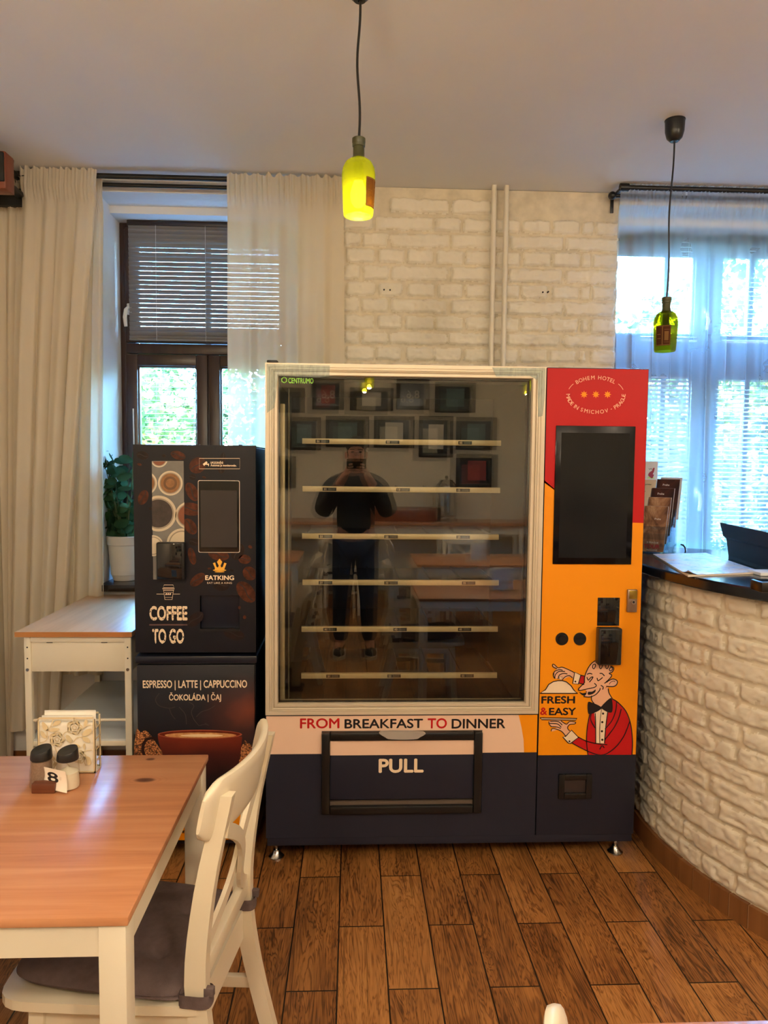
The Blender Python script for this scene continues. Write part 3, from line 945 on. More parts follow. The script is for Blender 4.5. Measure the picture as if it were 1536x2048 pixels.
h = [(p.x, p.z) for p in (atY(x, y, VY) for x, y in spline([(762, 1457.5), (845, 1458.5), (838, 1468), (826, 1472), (782, 1472), (770, 1468)], True, 3))]
MB().prismXZ(h, VY - .036, VY - .02).build('handle', M('clear_grey_plastic', (168, 160, 152), .3), fo)

# door with its aluminium frame
mb = MB()
yo = VY - .012
def mitre(mb, x0, x1, z0, z1, xi0, xi1, zi0, zi1, y0, y1, steps):
    """picture-frame moulding with stepped profile; steps = [(t, y)] t from 0 outer to 1 inner"""
    L = [((x0 + (xi0 - x0) * t, x1 + (xi1 - x1) * t, z0 + (zi0 - z0) * t, z1 + (zi1 - z1) * t), y) for t, y in steps]
    vs = []; fs = []
    for (a, b, c, d), y in L: vs += [(a, y, c), (b, y, c), (b, y, d), (a, y, d)]
    for k in range(len(L) - 1):
        for i in range(4):
            j = (i + 1) % 4
            fs.append((4 * k + i, 4 * k + j, 4 * k + 4 + j, 4 * k + 4 + i))
    mb.add(vs, fs)
st = [(0, VY + .045), (0, yo + .004), (.02, yo), (.30, yo), (.33, yo + .0025), (.36, yo + .0025), (.39, yo), (.50, yo), (.53, yo + .0025), (.56, yo), (.64, yo + .001), (.67, yo + .008), (.70, yo + .008), (.74, yo + .003), (.93, yo + .003), (1.0, yo + .010), (1.0, VY + .05)]
mitre(mb, X0 - .001, FX1 + .006, FZ0, ZT + .001, GX0, GX1, GZ0, GZ1, 0, 0, st)
df = mb.build('door_frame', m_alu, vm, sharp=20)
m_vglass = M_glass('cabinet_glass', (0.95, 0.95, 0.92), 0.062)
m_vglass2 = M_glass('cabinet_glass_inner', (0.95, 0.95, 0.92), 0.052)
MB().box(GX0 - .004, GX1 + .004, VY + .004, VY + .008, GZ0 - .004, GZ1 + .004).build('pane', m_vglass, df)
# inner pane sits a hair out of true, as double glazing does
a1, a2 = math.radians(.30), math.radians(.22)
vs = []
for x, z in ((GX0 - .002, GZ0 - .002), (GX1 + .002, GZ0 - .002), (GX1 + .002, GZ1 + .002), (GX0 - .002, GZ1 + .002)):
    vs.append((x, VY + .030 + (x - .2) * math.tan(a1) + (z - 1.3) * math.tan(a2), z))
vs += [(x, y + .004, z) for x, y, z in vs]
MB().add(vs, [(0, 1, 2, 3), (7, 6, 5, 4), (0, 4, 5, 1), (1, 5, 6, 2), (2, 6, 7, 3), (3, 7, 4, 0)]).build('pane', m_vglass2, df)
# gasket round the glass
mb = MB(); ring(mb, GX0 - .003, GX1 + .003, GZ0 - .003, GZ1 + .003, .008, VY + .009, VY + .022, .001); mb.build('gasket', m_blackpl, df)
# maker's mark on the glass
m_green = M('print_green', (130, 205, 40), .4)
mb = MB()
hexo = [(568.5 + 5.6 * math.cos(PI / 6 + k * PI / 3), 760 + 5.6 * math.sin(PI / 6 + k * PI / 3)) for k in range(6)]
stroke(mb, hexo, VY + .004, .0006, .0032, closed=True)
letter_box(mb, 'CENTRUMO', 576.5, 756.5, 627, 766.5, VY + .004, .0006, .018)
mb.build('lettering', m_green, df)
# hinge block and clear tape on the corners
MB().box(X0 + .004, X0 + .045, VY + .0, VY + .05, ZT + .001, ZT + .012, .004).build('hinge', m_blackpl, vm)
def M_tape():
    t = NT('clear_tape')
    tr = t.n('ShaderNodeBsdfTransparent'); tr.inputs[0].default_value = (.92, .96, .97, 1)
    b = t.bsdf(lin((196, 206, 200)), .22, 0, .6)
    nz = t.noise(t.coord('Object', (60, 60, 14)), 1.0, 4, .6, 1.5)
    t.L(t.bump(nz, .9, .004), b.inputs['Normal'])
    mx = t.n('ShaderNodeMixShader'); t.L(t.ramp(nz, [(.3, (.08, .08, .08)), (.75, (.30, .30, .30))]), mx.inputs[0])
    t.L(tr.outputs[0], mx.inputs[1]); t.L(b.outputs[0], mx.inputs[2])
    return t.done(mx.outputs[0])
m_tape = M_tape()
for pts in ([(533, 728), (660, 731), (659, 752), (640, 755), (556, 752), (552, 790), (549, 815), (534, 826)],
            [(984, 735), (1091, 736), (1090, 790), (1085, 832), (1076, 834), (1075, 760), (1060, 752), (992, 753)]):
    P = onplane(pts, yo)
    mb = MB(); n = len(P)
    mb.prismXZ(P, yo - .0016, yo - .0008)
    mb.build('tape', m_tape, vm)

# inside: liner, trays, rails
mb = MB()
iy0, iy1 = VY + .05, 3.50
ix0, ix1 = X0 + .03, XP - .06
mb.box(ix0, ix1, iy1, iy1 + .02, FZ0, ZT - .05)
mb.box(ix0, ix0 + .008, iy0, iy1, FZ0, ZT - .05); mb.box(ix1 - .008, ix1, iy0, iy1, FZ0, ZT - .05)
mb.box(ix0, ix1, iy0, iy1, FZ0, FZ0 + .012); mb.box(ix0, ix1, iy0, iy1, ZT - .062, ZT - .05)
mb.build('liner', M('liner_black', (11, 11, 12), .35, spec=.2), vm)
TY = 3.0
m_strip = M('tray_strip_aluminium', (226, 208, 172), .42, .25, var=.03)
m_lab = M('price_label_black', (16, 16, 18), .4)
m_lcd = M('price_label_grey', (120, 122, 116), .5)
m_traybed = M('tray_bed_dark', (9, 9, 10), .9, spec=.05)
labx = {0: (645, 785, 930), 1: (659, 806, 926), 2: (651, 782, 926), 3: (651, 782, 937), 4: (660, 800, 929), 5: (666, 788, 934)}
for r, (yc, xa, xb) in enumerate(((884, 604.5, 1002), (979, 605, 1000), (1073, 604, 997.5), (1165, 605, 997.5), (1258, 603, 995.5), (1351, 602.5, 994))):
    a = atY(xa, yc, TY); b = atY(xb, yc + 1, TY)
    x0_, x1_ = a.x, b.x; zc = (a.z + b.z) / 2; hh = .0105
    mb = MB()
    mb.box(x0_ + .01, x1_ - .01, TY + .002, iy1 - .02, zc - .012, zc - .008)
    for q in range(7):
        xx = x0_ + .01 + (x1_ - x0_ - .02) * q / 6
        mb.box(xx - .001, xx + .001, TY + .01, iy1 - .03, zc - .008, zc + .004)
    to = mb.build('tray', m_traybed, vm)
    mb = MB(); mb.box(x0_, x1_, TY - .003, TY, zc - hh, zc + hh, .001)
    mb.box(x0_, x1_, TY - .003, TY + .012, zc + hh - .001, zc + hh + .001)
    for q in range(6):
        xx = x0_ + (x1_ - x0_) * (.045 + .182 * q)
        mb.cyl((xx, TY - .006, zc + .001), (xx, TY - .003, zc + .001), .0028, n=10)
    mb.build('tray_strip', m_strip, to)
    mb = MB()
    for q, lx in enumerate(labx[r]):
        c = atY(lx, yc + .6, TY).x
        mb.box(c - .028, c + .028, TY - .0036, TY - .003, zc - .0068, zc + .0068)
        letter_at(mb, '%d%d' % (r, 2 * q + 1), Matrix.Translation((c - .0175, TY - .0040, zc)) @ Matrix.Rotation(PI / 2, 4, 'X'), .0088, .02, 1)
        letter_at(mb, '8888', Matrix.Translation((c + .0085, TY - .0040, zc)) @ Matrix.Rotation(PI / 2, 4, 'X'), .0095, .0, 2)
    mb.build('price_labels', [m_lab, m_pcream, m_lcd], to)
# lift rails at both sides
xl = atY(566, 1100, VY + .09).x
MB().box(xl - .010, xl + .008, VY + .075, VY + .10, FZ0 + .02, atY(566, 808, VY + .09).z, .002).build('lift_rail', m_strip, vm)
MB().box(xl + .018, xl + .022, VY + .12, VY + .15, FZ0 + .02, ZT - .08).build('guide_strip', M('guide_strip_grey', (120, 112, 96), .5, .4), vm)
xr_ = atY(1044, 1100, VY + .09).x
mb = MB(); mb.box(xr_ - .004, xr_ + .010, VY + .08, VY + .11, FZ0 + .03, atY(1044, 808, VY + .09).z, .001)
z = FZ0 + .04
while z < atY(1044, 812, VY + .09).z:
    mb.box(xr_ - .009, xr_ - .003, VY + .078, VY + .108, z, z + .0042); z += .0085
mb.build('toothed_rail', M('rail_pale', (176, 162, 132), .5, .2), vm)
MB().box(xr_ + .016, xr_ + .03, VY + .06, VY + .11, atY(1055, 800, VY + .08).z - .03, atY(1055, 762, VY + .08).z, .003).build('lift_motor', m_blackpl, vm)

# side door with print
PF = VY - .002
mb = MB(); mb.box(XP + .001, X1, PF, VY + .03, ZB + .034, ZT, .002)
sp_ = mb.build('side_door', m_navy, vm)
zo0 = atY(1200, 1509, VY).z
Yp = PF
def wp(x, y): return (1060 + x * .1856, 1140 + y * .1856)
# red ground above a curved edge, orange ground below
edge = spline([(1082.5, 961), (1104, 976), (1145, 1006), (1190, 1030), (1235, 1043), (1284.5, 1046)], False, 5)
E2 = onplane(edge, Yp); E2[0] = (XP + .002, E2[0][1]); E2[-1] = (X1 - .002, E2[-1][1])
mb = MB(); mb.prismXZ(E2 + [(X1 - .002, ZT - .003), (XP + .002, ZT - .003)], Yp - .0005, Yp); o = mb.build('printed_red_ground', m_red, sp_); o['label'] = 'red printed upper ground'
mb = MB(); mb.prismXZ(E2[::-1] + [(XP + .002, zo0), (X1 - .002, zo0)], Yp - .0005, Yp); o = mb.build('printed_orange_ground', m_orange, sp_); o['label'] = 'orange printed lower ground'
# oval crest: lettering round an ellipse, three eight-pointed stars
mb = MB()
ecx, ecy = 1191.6, 790
def arc_text(s, a0, a1, rx, ry, size, inward, bold=.01):
    """glyphs spread by angle from a0 to a1 (degrees, 0 = right, 90 = top)"""
    wid = {'I': .35, ' ': .45, '-': .5, 'M': 1.2, 'O': 1.1, 'H': 1.05, 'G': 1.05, 'E': .8, 'L': .75, 'S': .85, 'T': .85, 'R': .9, 'P': .85, 'B': .9}
    W = [wid.get(ch, 1.0) for ch in s]; tot = sum(W); acc = 0
    for ch, w_ in zip(s, W):
        t = (acc + w_ / 2) / tot; acc += w_
        if ch == ' ': continue
        a = math.radians(a0 + (a1 - a0) * t)
        px, py = ecx + rx * math.cos(a), ecy - ry * math.sin(a)
        tx, ty = -rx * math.sin(a), ry * math.cos(a)          # tangent (y up)
        ang = math.atan2(ty, tx)
        if inward: ang += PI
        p = atY(px, py, Yp)
        Mx = Matrix.Translation((p.x, Yp - .0010, p.z)) @ Matrix.Rotation(-ang, 4, 'Y') @ Matrix.Rotation(PI / 2, 4, 'X')
        V, _f = glyphs(ch, bold)
        hgt = size if ch != '-' else size * .14
        letter_at(mb, ch, Mx, hgt, bold)
arc_text('BOHEM HOTEL', 136, 46, 56, 35, .0148, True)
arc_text('MADE IN SMICHOV - PRAGUE', 177, 363, 55.5, 34, .0148, False)
for a0, a1 in ((161, 142), (38, 17)):
    stroke(mb, [(ecx + 57 * math.cos(math.radians(a)), ecy - 36 * math.sin(math.radians(a))) for a in np.linspace(a0, a1, 8)], Yp, .0010, .0022)
mb.build('crest_lettering', m_skin, sp_)
mb = MB()
for sx_ in (1168, 1191.6, 1215):
    pts = []
    for k in range(16):
        r_ = 7.6 if k % 2 == 0 else 3.9
        a = PI / 2 + k * PI / 8
        pts.append((sx_ + r_ * math.cos(a), 789 - r_ * math.sin(a)))
    flat(mb, pts, Yp, .0010)
mb.build('crest_stars', m_orange, sp_)
# touch screen
a = atY(1104.5, 1128, VY); b = atY(1270, 853, VY)
MB().box(a.x, b.x, PF - .006, PF + .01, a.z, b.z, .002).build('touchscreen_bezel', M('screen_bezel', (6, 7, 12), .12, spec=.3), sp_)
a = atY(1115.5, 1115, VY); b = atY(1258, 867, VY)
MB().box(a.x, b.x, PF - .0072, PF - .005, a.z, b.z).build('touchscreen', M('screen_black', (17, 18, 22), .14, spec=.4), sp_)
# payment hardware
a = atY(1193.5, 1251, VY); b = atY(1239, 1195, VY)
MB().box(a.x, b.x, PF - .003, PF, a.z, b.z, .0005).build('sensor_window', m_blackgl, sp_)
a = atY(1196, 1331, VY - .04); b = atY(1245, 1257, VY - .04)
cr = MB().box(a.x, b.x, VY - .042, PF, a.z, b.z, .006, 3).build('card_reader', M('reader_grey', (40, 38, 37), .35), sp_)
MB().box(a.x + .008, b.x - .006, VY - .0432, VY - .041, a.z + .006, b.z - .005, .0004).build('reader_screen', m_blackgl, cr)
for px_ in (1123.2, 1159):
    c = atY(px_, 1277.3, VY)
    k = MB(); k.cyl((c.x, PF - .004, c.z), (c.x, PF + .002, c.z), .025, n=32)
    if px_ < 1140: k.cyl((c.x + .002, PF - .012, c.z), (c.x + .002, PF - .003, c.z), .016, .017, n=28)
    o = k.build('coin_return_button' if px_ < 1140 else 'coin_slot', m_blackpl, sp_)
    if px_ > 1140:
        MB().box(c.x - .018, c.x + .018, PF - .0046, PF - .0035, c.z - .0016, c.z + .0016).build('slit', M('slit_black', (3, 3, 3), .8), o)
a = atY(1251.5, 1223, VY); b = atY(1272.5, 1178, VY)
lk = MB().box(a.x, b.x, PF - .014, PF, a.z, b.z, .003).build('lock', M('lock_satin_steel', (150, 128, 112), .35, .7), sp_)
k = MB(); zc = (a.z + b.z) / 2
k.box(a.x + .006, b.x - .002, PF - .0152, PF - .013, zc + .008, b.z - .004, .0005, mi=1)
k.cyl(((a.x + b.x) / 2 + .003, PF - .018, zc - .004), ((a.x + b.x) / 2 + .003, PF - .013, zc - .004), .0085, n=20)
k.cyl(((a.x + b.x) / 2 + .003, PF - .0186, zc - .004), ((a.x + b.x) / 2 + .003, PF - .0178, zc - .004), .0045, n=14, mi=2)
k.build('lock_cylinder', [m_steel, M('lock_brass', (176, 150, 70), .3, .9), m_ink], lk)
a = atY(1115, 1596, VY); b = atY(1183, 1546, VY)
cc_ = MB(); ring(cc_, a.x, b.x, a.z, b.z, .024, PF - .012, PF + .002, .004)
co = cc_.build('coin_cup', m_blackpl, sp_)
MB().box(a.x + .02, b.x - .02, PF - .004, PF - .0005, a.z + .02, b.z - .02, .001).build('cup_flap', M('cup_flap_smoke', (50, 42, 42), .2), co)

# printed waiter
Ls = {'skin': MB(), 'cream': MB(), 'red': MB(), 'ink': MB()}
def wf(k, pts, off, closed_spline=False):
    q = spline(pts, True, 4) if closed_spline else pts
    flat(Ls[k], [wp(*p) for p in q], Yp, off, .0003)
LW = .0038
def ws(pts, off=.0030, sp=True, closed=False, w=LW):
    q = spline(pts, closed, 5) if sp else pts
    stroke(Ls['ink'], [wp(*p) for p in q], Yp, off, w, closed=closed)
jacket = [(640, 1555), (615, 1700), (608, 1840), (622, 1990), (1095, 1990), (1102, 1850), (1082, 1660), (1030, 1520), (940, 1420), (885, 1385), (830, 1440), (760, 1480), (700, 1510)]
wf('red', jacket, .0012)
wf('red', [(455, 1860), (515, 1795), (600, 1835), (700, 1862), (800, 1870), (800, 1990), (760, 1990), (640, 1955), (540, 1910)], .0013)
wf('cream', [(690, 1530), (760, 1480), (835, 1515), (820, 1640), (800, 1868), (705, 1862), (700, 1640)], .0016)
neck = [(838, 1260), (850, 1325), (885, 1385), (765, 1478), (690, 1440), (658, 1400), (665, 1350), (720, 1320)]
wf('skin', neck, .0015)
head_ = [(585, 1215), (590, 1140), (622, 1060), (662, 1005), (700, 978), (780, 985), (862, 1030), (898, 1055), (885, 1092), (852, 1112), (878, 1130), (862, 1165), (842, 1195), (880, 1178), (925, 1178), (940, 1205), (925, 1238), (880, 1256), (830, 1250), (790, 1290), (745, 1320), (700, 1345), (640, 1366), (578, 1358), (604, 1312), (598, 1284), (535, 1296), (520, 1280), (538, 1258)]
wf('skin', head_, .0018)
ws([(585, 1215), (588, 1145), (620, 1062), (660, 1005), (700, 975)])
ws([(862, 1032), (900, 1055), (885, 1095), (850, 1112), (878, 1130), (858, 1165), (800, 1220)])
ws([(820, 1210), (850, 1188), (895, 1172), (938, 1195), (928, 1235), (890, 1254), (818, 1250)])
ws([(850, 1230), (868, 1205), (900, 1194), (915, 1204)], w=.0022)
ws([(582, 1215), (535, 1262), (520, 1282), (535, 1296), (600, 1282), (690, 1262), (712, 1240), (690, 1218)])
ws([(575, 1360), (640, 1366), (705, 1340), (748, 1292), (752, 1270)])
ws([(604, 1300), (602, 1330), (578, 1358)], w=.0024)
wf('ink', spline([(528, 1312), (565, 1326), (602, 1320), (592, 1350), (555, 1342)], True, 4), .0028)
wf('ink', spline([(625, 1312), (668, 1308), (704, 1286), (700, 1312), (668, 1336), (624, 1342)], True, 4), .0028)
ws([(610, 1152), (626, 1184), (652, 1156), (676, 1152), (655, 1185), (636, 1206)])
ws([(720, 1160), (730, 1190), (752, 1178), (780, 1155)])
ws([(612, 1122), (640, 1112), (668, 1120)]); ws([(748, 1112), (775, 1114), (800, 1140)])
ws([(760, 1240), (786, 1258), (780, 1286)])
for lx in (690, 765, 832): ws([(lx - 18, 1052), (lx - 14, 1020), (lx + 12, 1015), (lx + 10, 1040), (lx - 4, 1062), (lx - 18, 1052)], w=.0034)
ws([(868, 1040), (888, 1062), (866, 1086), (852, 1070), (866, 1045)], w=.0034)
ws([(840, 1275), (850, 1325), (885, 1385)]); ws([(662, 1352), (660, 1395), (690, 1440)])
wf('ink', spline([(622, 1425), (668, 1428), (762, 1472), (745, 1510), (650, 1552), (622, 1530)], True, 3), .0024)
wf('ink', spline([(765, 1470), (852, 1385), (882, 1395), (886, 1520), (842, 1532), (775, 1495)], True, 3), .0024)
for bx_, by_ in ((785, 1545), (777, 1637), (773, 1735), (777, 1827)):
    wf('ink', ell(bx_, by_, 12, 12, 14), .0026)
# jacket seams and outline
ws([(640, 1555), (614, 1700), (607, 1840), (622, 1990)]); ws([(885, 1388), (940, 1420), (1030, 1518), (1082, 1660), (1102, 1850), (1095, 1990)])
ws([(930, 1415), (922, 1510), (880, 1620), (805, 1712)]); ws([(980, 1495), (955, 1590), (900, 1700), (800, 1830)])
ws([(655, 1550), (655, 1620), (700, 1700)]); ws([(700, 1540), (705, 1700), (706, 1862)]); ws([(835, 1520), (815, 1680), (800, 1865)])
ws([(768, 1480), (756, 1600), (748, 1740), (750, 1862)], w=.0022)
ws([(450, 1862), (540, 1910), (640, 1958), (760, 1992), (850, 1960), (940, 1885), (1015, 1775), (1072, 1630)])
ws([(515, 1795), (600, 1838), (700, 1865), (830, 1880)]); ws([(748, 1930), (775, 1890), (798, 1915)])
# lower hand, cuff, tray
wf('skin', spline([(205, 1628), (330, 1622), (390, 1660), (425, 1630), (485, 1638), (480, 1656), (420, 1662), (402, 1700), (428, 1735), (378, 1790), (345, 1742), (300, 1722), (235, 1738), (228, 1715), (290, 1695), (230, 1682)], True, 3), .0016)
for st_ in ([(215, 1628), (300, 1630), (345, 1668)], [(203, 1650), (290, 1655), (335, 1692)], [(225, 1685), (290, 1690), (330, 1705)], [(225, 1735), (240, 1705), (300, 1718), (345, 1742), (380, 1785)],
            [(330, 1622), (390, 1658), (425, 1630), (487, 1637), (478, 1656), (425, 1662), (402, 1698), (425, 1732)], [(203, 1628), (203, 1655), (228, 1686)]):
    ws(st_, w=.0034)
wf('cream', [(350, 1795), (380, 1792), (445, 1722), (520, 1800), (432, 1868), (408, 1860)], .0020); ws([(350, 1795), (380, 1792), (445, 1722), (520, 1800), (432, 1868), (408, 1860)], sp=False, closed=True)
wf('ink', ell(423, 1843, 10, 10, 12), .0028)
wf('cream', [(103, 1590), (505, 1597), (488, 1615), (125, 1610)], .0020); ws([(103, 1590), (505, 1597), (488, 1615), (125, 1610)], sp=False, closed=True)
# upper arm, cuff, hand, cover of the dish
wf('red', [(545, 1130), (592, 1142), (582, 1228), (525, 1215)], .0013)
ws([(545, 1132), (590, 1142)], sp=False); ws([(522, 1215), (582, 1232)], sp=False)
wf('cream', [(480, 1098), (545, 1130), (518, 1228), (458, 1220)], .0016); ws([(480, 1098), (545, 1130), (518, 1228), (458, 1220)], sp=False, closed=True)
wf('ink', ell(487, 1200, 10, 10, 12), .0028)
wf('skin', spline([(240, 1018), (262, 1018), (300, 1052), (345, 1045), (420, 1075), (472, 1102), (462, 1162), (420, 1150), (380, 1165), (345, 1182), (305, 1170), (265, 1165), (250, 1105), (290, 1062), (250, 1042)], True, 3), .0016)
for st_ in ([(290, 1062), (245, 1040), (242, 1015), (262, 1018), (300, 1052), (345, 1045), (420, 1075), (472, 1102)], [(252, 1130), (262, 1092), (310, 1072), (350, 1078)], [(265, 1168), (272, 1125), (310, 1092), (375, 1092)],
            [(300, 1172), (315, 1130), (360, 1112), (400, 1118)], [(345, 1182), (375, 1150), (420, 1135), (455, 1160)], [(250, 1105), (250, 1140), (265, 1168)]):
    ws(st_, w=.0034)
dome = [(107, 1325), (165, 1288), (200, 1230), (250, 1200), (300, 1190), (345, 1190), (390, 1203), (440, 1245), (468, 1288), (512, 1325)]
wf('cream', dome, .0014); ws([(107, 1327)] + dome[1:-1] + [(512, 1327)], sp=False, closed=True)
wf('cream', [(308, 1150), (346, 1150), (330, 1188)], .0020); ws([(308, 1150), (346, 1150), (330, 1188)], sp=False, closed=True, w=.0022)
for k, m_ in (('red', m_red), ('skin', m_skin), ('cream', m_pcream), ('ink', m_ink)):
    Ls[k].build('waiter_print_' + k, m_, sp_)
mb = MB()
def wl(s, x0, y0, x1, y1, mi): 
    p = wp(x0, y0); q = wp(x1, y1); letter_box(mb, s, p[0], p[1], q[0], q[1], Yp, .0012, .03, mi)
wl('FRESH', 120, 1357, 486, 1440, 0); wl('EASY', 202, 1482, 497, 1565, 0); wl('&', 107, 1480, 186, 1562, 1)
mb.build('lettering', [m_ink, m_red], sp_)
# levelling feet
for fx in (atY(553, 1700, VY + .06).x, atY(1230, 1697, VY + .06).x):
    for fy in (VY + .06, VB - .08):
        f = MB(); f.cyl((fx, fy, .02), (fx, fy, ZB + .01), .006, n=12); f.cyl((fx, fy, .045), (fx, fy, .055), .011, n=6)
        f.lathe([(0, .03), (.012, .03), (.018, .016), (.031, .005), (.031, 0), (0, 0)], (fx, fy, 0), 24)
        f.build('foot', m_steel, vm)
# ------------------------------------------------------------------ coffee machine
KY = 2.84
cm = thing('coffee_machine', 'tall narrow dark coffee vending machine with coffee bean print', 'coffee machine', (-0.605, 3.1, 0))
KX0, KX1 = atY(270, 1300, KY).x + .002, atY(512, 1300, KY).x
KZT = atY(390, 890, KY).z
KB = 3.42
m_kblack = M('coffee_machine_navy', (20, 23, 36), .33, var=.06)
m_kprint = M('coffee_print_dark', (20, 19, 27), .40, spec=.3, var=.12, vs=3)
z_gap1, z_gap0 = atY(390, 1305, KY).z, atY(390, 1312, KY).z
z_lip0 = atY(390, 1326, KY).z
z_door1, z_door0 = atY(390, 1330, KY).z, atY(375, 1681, KY).z
mb = MB()
mb.box(KX0 + .003, KX1 + .0, KY + .022, KB, z_gap1 - .004, KZT - .008, .003)
mb.box(KX0 + .006, KX1 - .004, KY + .03, KB - .02, KZT - .008, KZT - .002, .002)
for px_ in (392, 478): 
    p = atY(px_, 889, KY); mb.box(p.x - .006, p.x + .006, KY + .03, KY + .05, KZT - .004, KZT + .004)
mb.build('upper_cabinet', m_kblack, cm)
mb = MB(); mb.box(KX0 + .006, KX1 - .004, KY + .02, KB, .05, z_gap0 - .002, .003)
mb.box(KX0 - .002, KX1 + .004, KY - .004, KB, z_lip0, z_gap0, .004)
mb.build('base_cabinet', m_kblack, cm)
# upper door with a dispensing niche
nx0, nx1 = atY(400, 1220, KY).x, atY(479, 1220, KY).x
nz1, nz0 = atY(440, 1191, KY).z, atY(440, 1258, KY).z
mb = MB()
for (a, b, c, d) in ((KX0, nx0, z_gap1, KZT), (nx1, KX1, z_gap1, KZT), (nx0, nx1, z_gap1, nz0), (nx0, nx1, nz1, KZT)): mb.box(a, b, KY, KY + .022, c, d)
kd = mb.build('upper_door', m_kprint, cm)
mb = MB()
mb.box(nx0 - .002, nx1 + .002, KY + .13, KY + .14, nz0 - .01, nz1 + .01); mb.box(nx0 - .006, nx0, KY + .004, KY + .13, nz0 - .006, nz1 + .006)
mb.box(nx1, nx1 + .006, KY + .004, KY + .13, nz0 - .006, nz1 + .006); mb.box(nx0, nx1, KY + .004, KY + .13, nz1, nz1 + .006)
mb.box(nx0, nx1, KY - .004, KY + .13, nz0 - .008, nz0 + .0005)
mb.build('dispensing_niche', M('niche_black', (14, 14, 18), .35), kd)
k = MB(); k.lathe([(.014, .0), (.014, .012), (.010, .03), (.010, .06)], ((nx0 + nx1) / 2, KY + .07, nz1 - .055), 14); k.build('spout', m_blackpl, kd)
# coffee bean print
def c2(x, y): return (180 + x * .2474, 860 + y * .2474)
def c3(x, y): return (180 + x * .2474, 1300 + y * .2474)
def bean_material(nm, c, d):
    t = NT(nm); nz = t.noise(t.coord('Object', (1, 1, 1)), 42, 3)
    cc = t.ramp(nz, [(.3, lin(d)), (.7, lin(c))]); return t.done(t.bsdf(cc, .42, 0, .2).outputs[0])
m_bean = bean_material('bean_print_brown', (96, 50, 32), (52, 27, 19))
m_bean2 = bean_material('bean_print_dim', (44, 28, 25), (29, 21, 22))
m_slit = M('bean_print_slit', (22, 13, 11), .4)
B1, B2, BS = MB(), MB(), MB()
beans = [(430, 545, 62, 40, -1.2, 1), (425, 205, 48, 34, .2, 2), (712, 205, 62, 34, .3, 1), (870, 285, 62, 72, .9, 1), (1062, 300, 32, 52, 0, 2), (1070, 240, 24, 60, .2, 2), (825, 500, 45, 82, -.5, 1), (815, 640, 95, 52, .1, 1),
         (810, 780, 45, 72, -.6, 1), (825, 1020, 30, 70, -.25, 1), (1040, 1010, 85, 45, .2, 1), (1195, 985, 48, 70, .5, 2), (1250, 1045, 50, 38, .1, 1), (870, 1210, 72, 40, -.7, 1), (1060, 1250, 70, 50, .1, 2),
         (1290, 1160, 60, 52, .8, 1), (1262, 1310, 62, 100, -.7, 1), (850, 1530, 80, 45, -.7, 2), (1165, 1650, 85, 45, .25, 2), (923, 383, 16, 9, .3, 1), (400, 278, 18, 10, .3, 1), (965, 1120, 15, 8, 0, 1), (1295, 945, 17, 13, .6, 1),
         (1250, 1513, 13, 16, .1, 1), (1148, 1135, 17, 10, .3, 2), (598, 208, 16, 12, .2, 2), (830, 380, 28, 22, .2, 2), (488, 635, 14, 10, 0, 2), (840, 905, 40, 30, .2, 2), (1208, 1435, 10, 14, 0, 1)]
def inside(px, py): return px < 511.5 and px > 271
for x, y, rx, ry, ro, kind in beans:
    pts = [c2(*p) for p in ell(x, y, rx, ry, 22, rot=ro)]
    pts = [(max(272.5, min(511.0, a)), b) for a, b in pts]
    flat(B1 if kind == 1 else B2, pts, KY, .0005, .0004)
    if rx > 20:
        L = max(rx, ry) * .86; ax = ro if rx > ry else ro + PI / 2
        q = [(x + L * t * math.cos(ax) - .12 * L * math.sin(3 * t) * math.sin(ax), y + L * t * math.sin(ax) + .12 * L * math.sin(3 * t) * math.cos(ax)) for t in np.linspace(-1, 1, 9)]
        q = [c2(*p) for p in q]; q = [(max(272.5, min(511.0, a)), b) for a, b in q]
        stroke(BS, q, KY, .0010, .0022 * (rx + ry) / 110 + .001)
B1.build('bean_print', m_bean, kd); B2.build('bean_print', m_bean2, kd); BS.build('bean_print_lines', m_slit, kd)
# strip with cups seen from above
ps = [c2(500, 250), c2(757, 250), c2(768, 1208), c2(512, 1208)]
mb = MB(); flat(mb, ps, KY, .0012, .0004)
pstrip = mb.build('cup_photo_strip', M('photo_strip_grey', (118, 116, 112), .25, var=.12, vs=18), kd)
m_cup, m_crema, m_dkcof, m_tan = M('photo_cup_white', (206, 192, 166), .25), M('photo_crema', (142, 100, 62), .25, var=.15, vs=60), M('photo_black_coffee', (56, 48, 46), .25, var=.3, vs=40), M('photo_redbrown', (132, 80, 58), .25)
mb = MB()
def cup(cx_, cy_, r, fill, off=.0018):
    def put(rr, mi, o_):
        pts = ell(cx_, cy_, rr, rr, 40)
        pts = [(min(max(a, 503), 763), max(min(b, 1200), 254)) for a, b in pts]
        flat(mb, [c2(*p) for p in pts], KY, o_, .0003, mi)
    put(r, 0, off); put(r * .86, 4, off + .0004); put(r * .78, fill, off + .0008)
    if fill == 1: put(r * .55, 5, off + .0012); put(r * .36, 1, off + .0016)
cup(650, 430, 100, 1); cup(555, 675, 145, 2); cup(800, 690, 110, 3); cup(448, 430, 95, 1); cup(560, 232, 70, 3); cup(745, 920, 125, 0); cup(510, 935, 85, 0)
mb.build('cup_photo', [m_cup, m_crema, m_dkcof, m_tan, M('photo_rim_shade', (150, 138, 122), .25), M('photo_crema_dark', (104, 74, 48), .25)], pstrip)
# card reader on the strip
a = atY(313, 1160, KY - .03); b = atY(369, 1085, KY - .03)
kr = MB().box(a.x, b.x, KY - .034, KY - .001, a.z, b.z, .006, 3).build('card_reader', M('reader_black', (20, 20, 22), .3), kd)
MB().box(a.x + .005, b.x - .010, KY - .0352, KY - .0335, a.z + .005, b.z - .004, .0004).build('reader_screen', m_blackgl, kr)
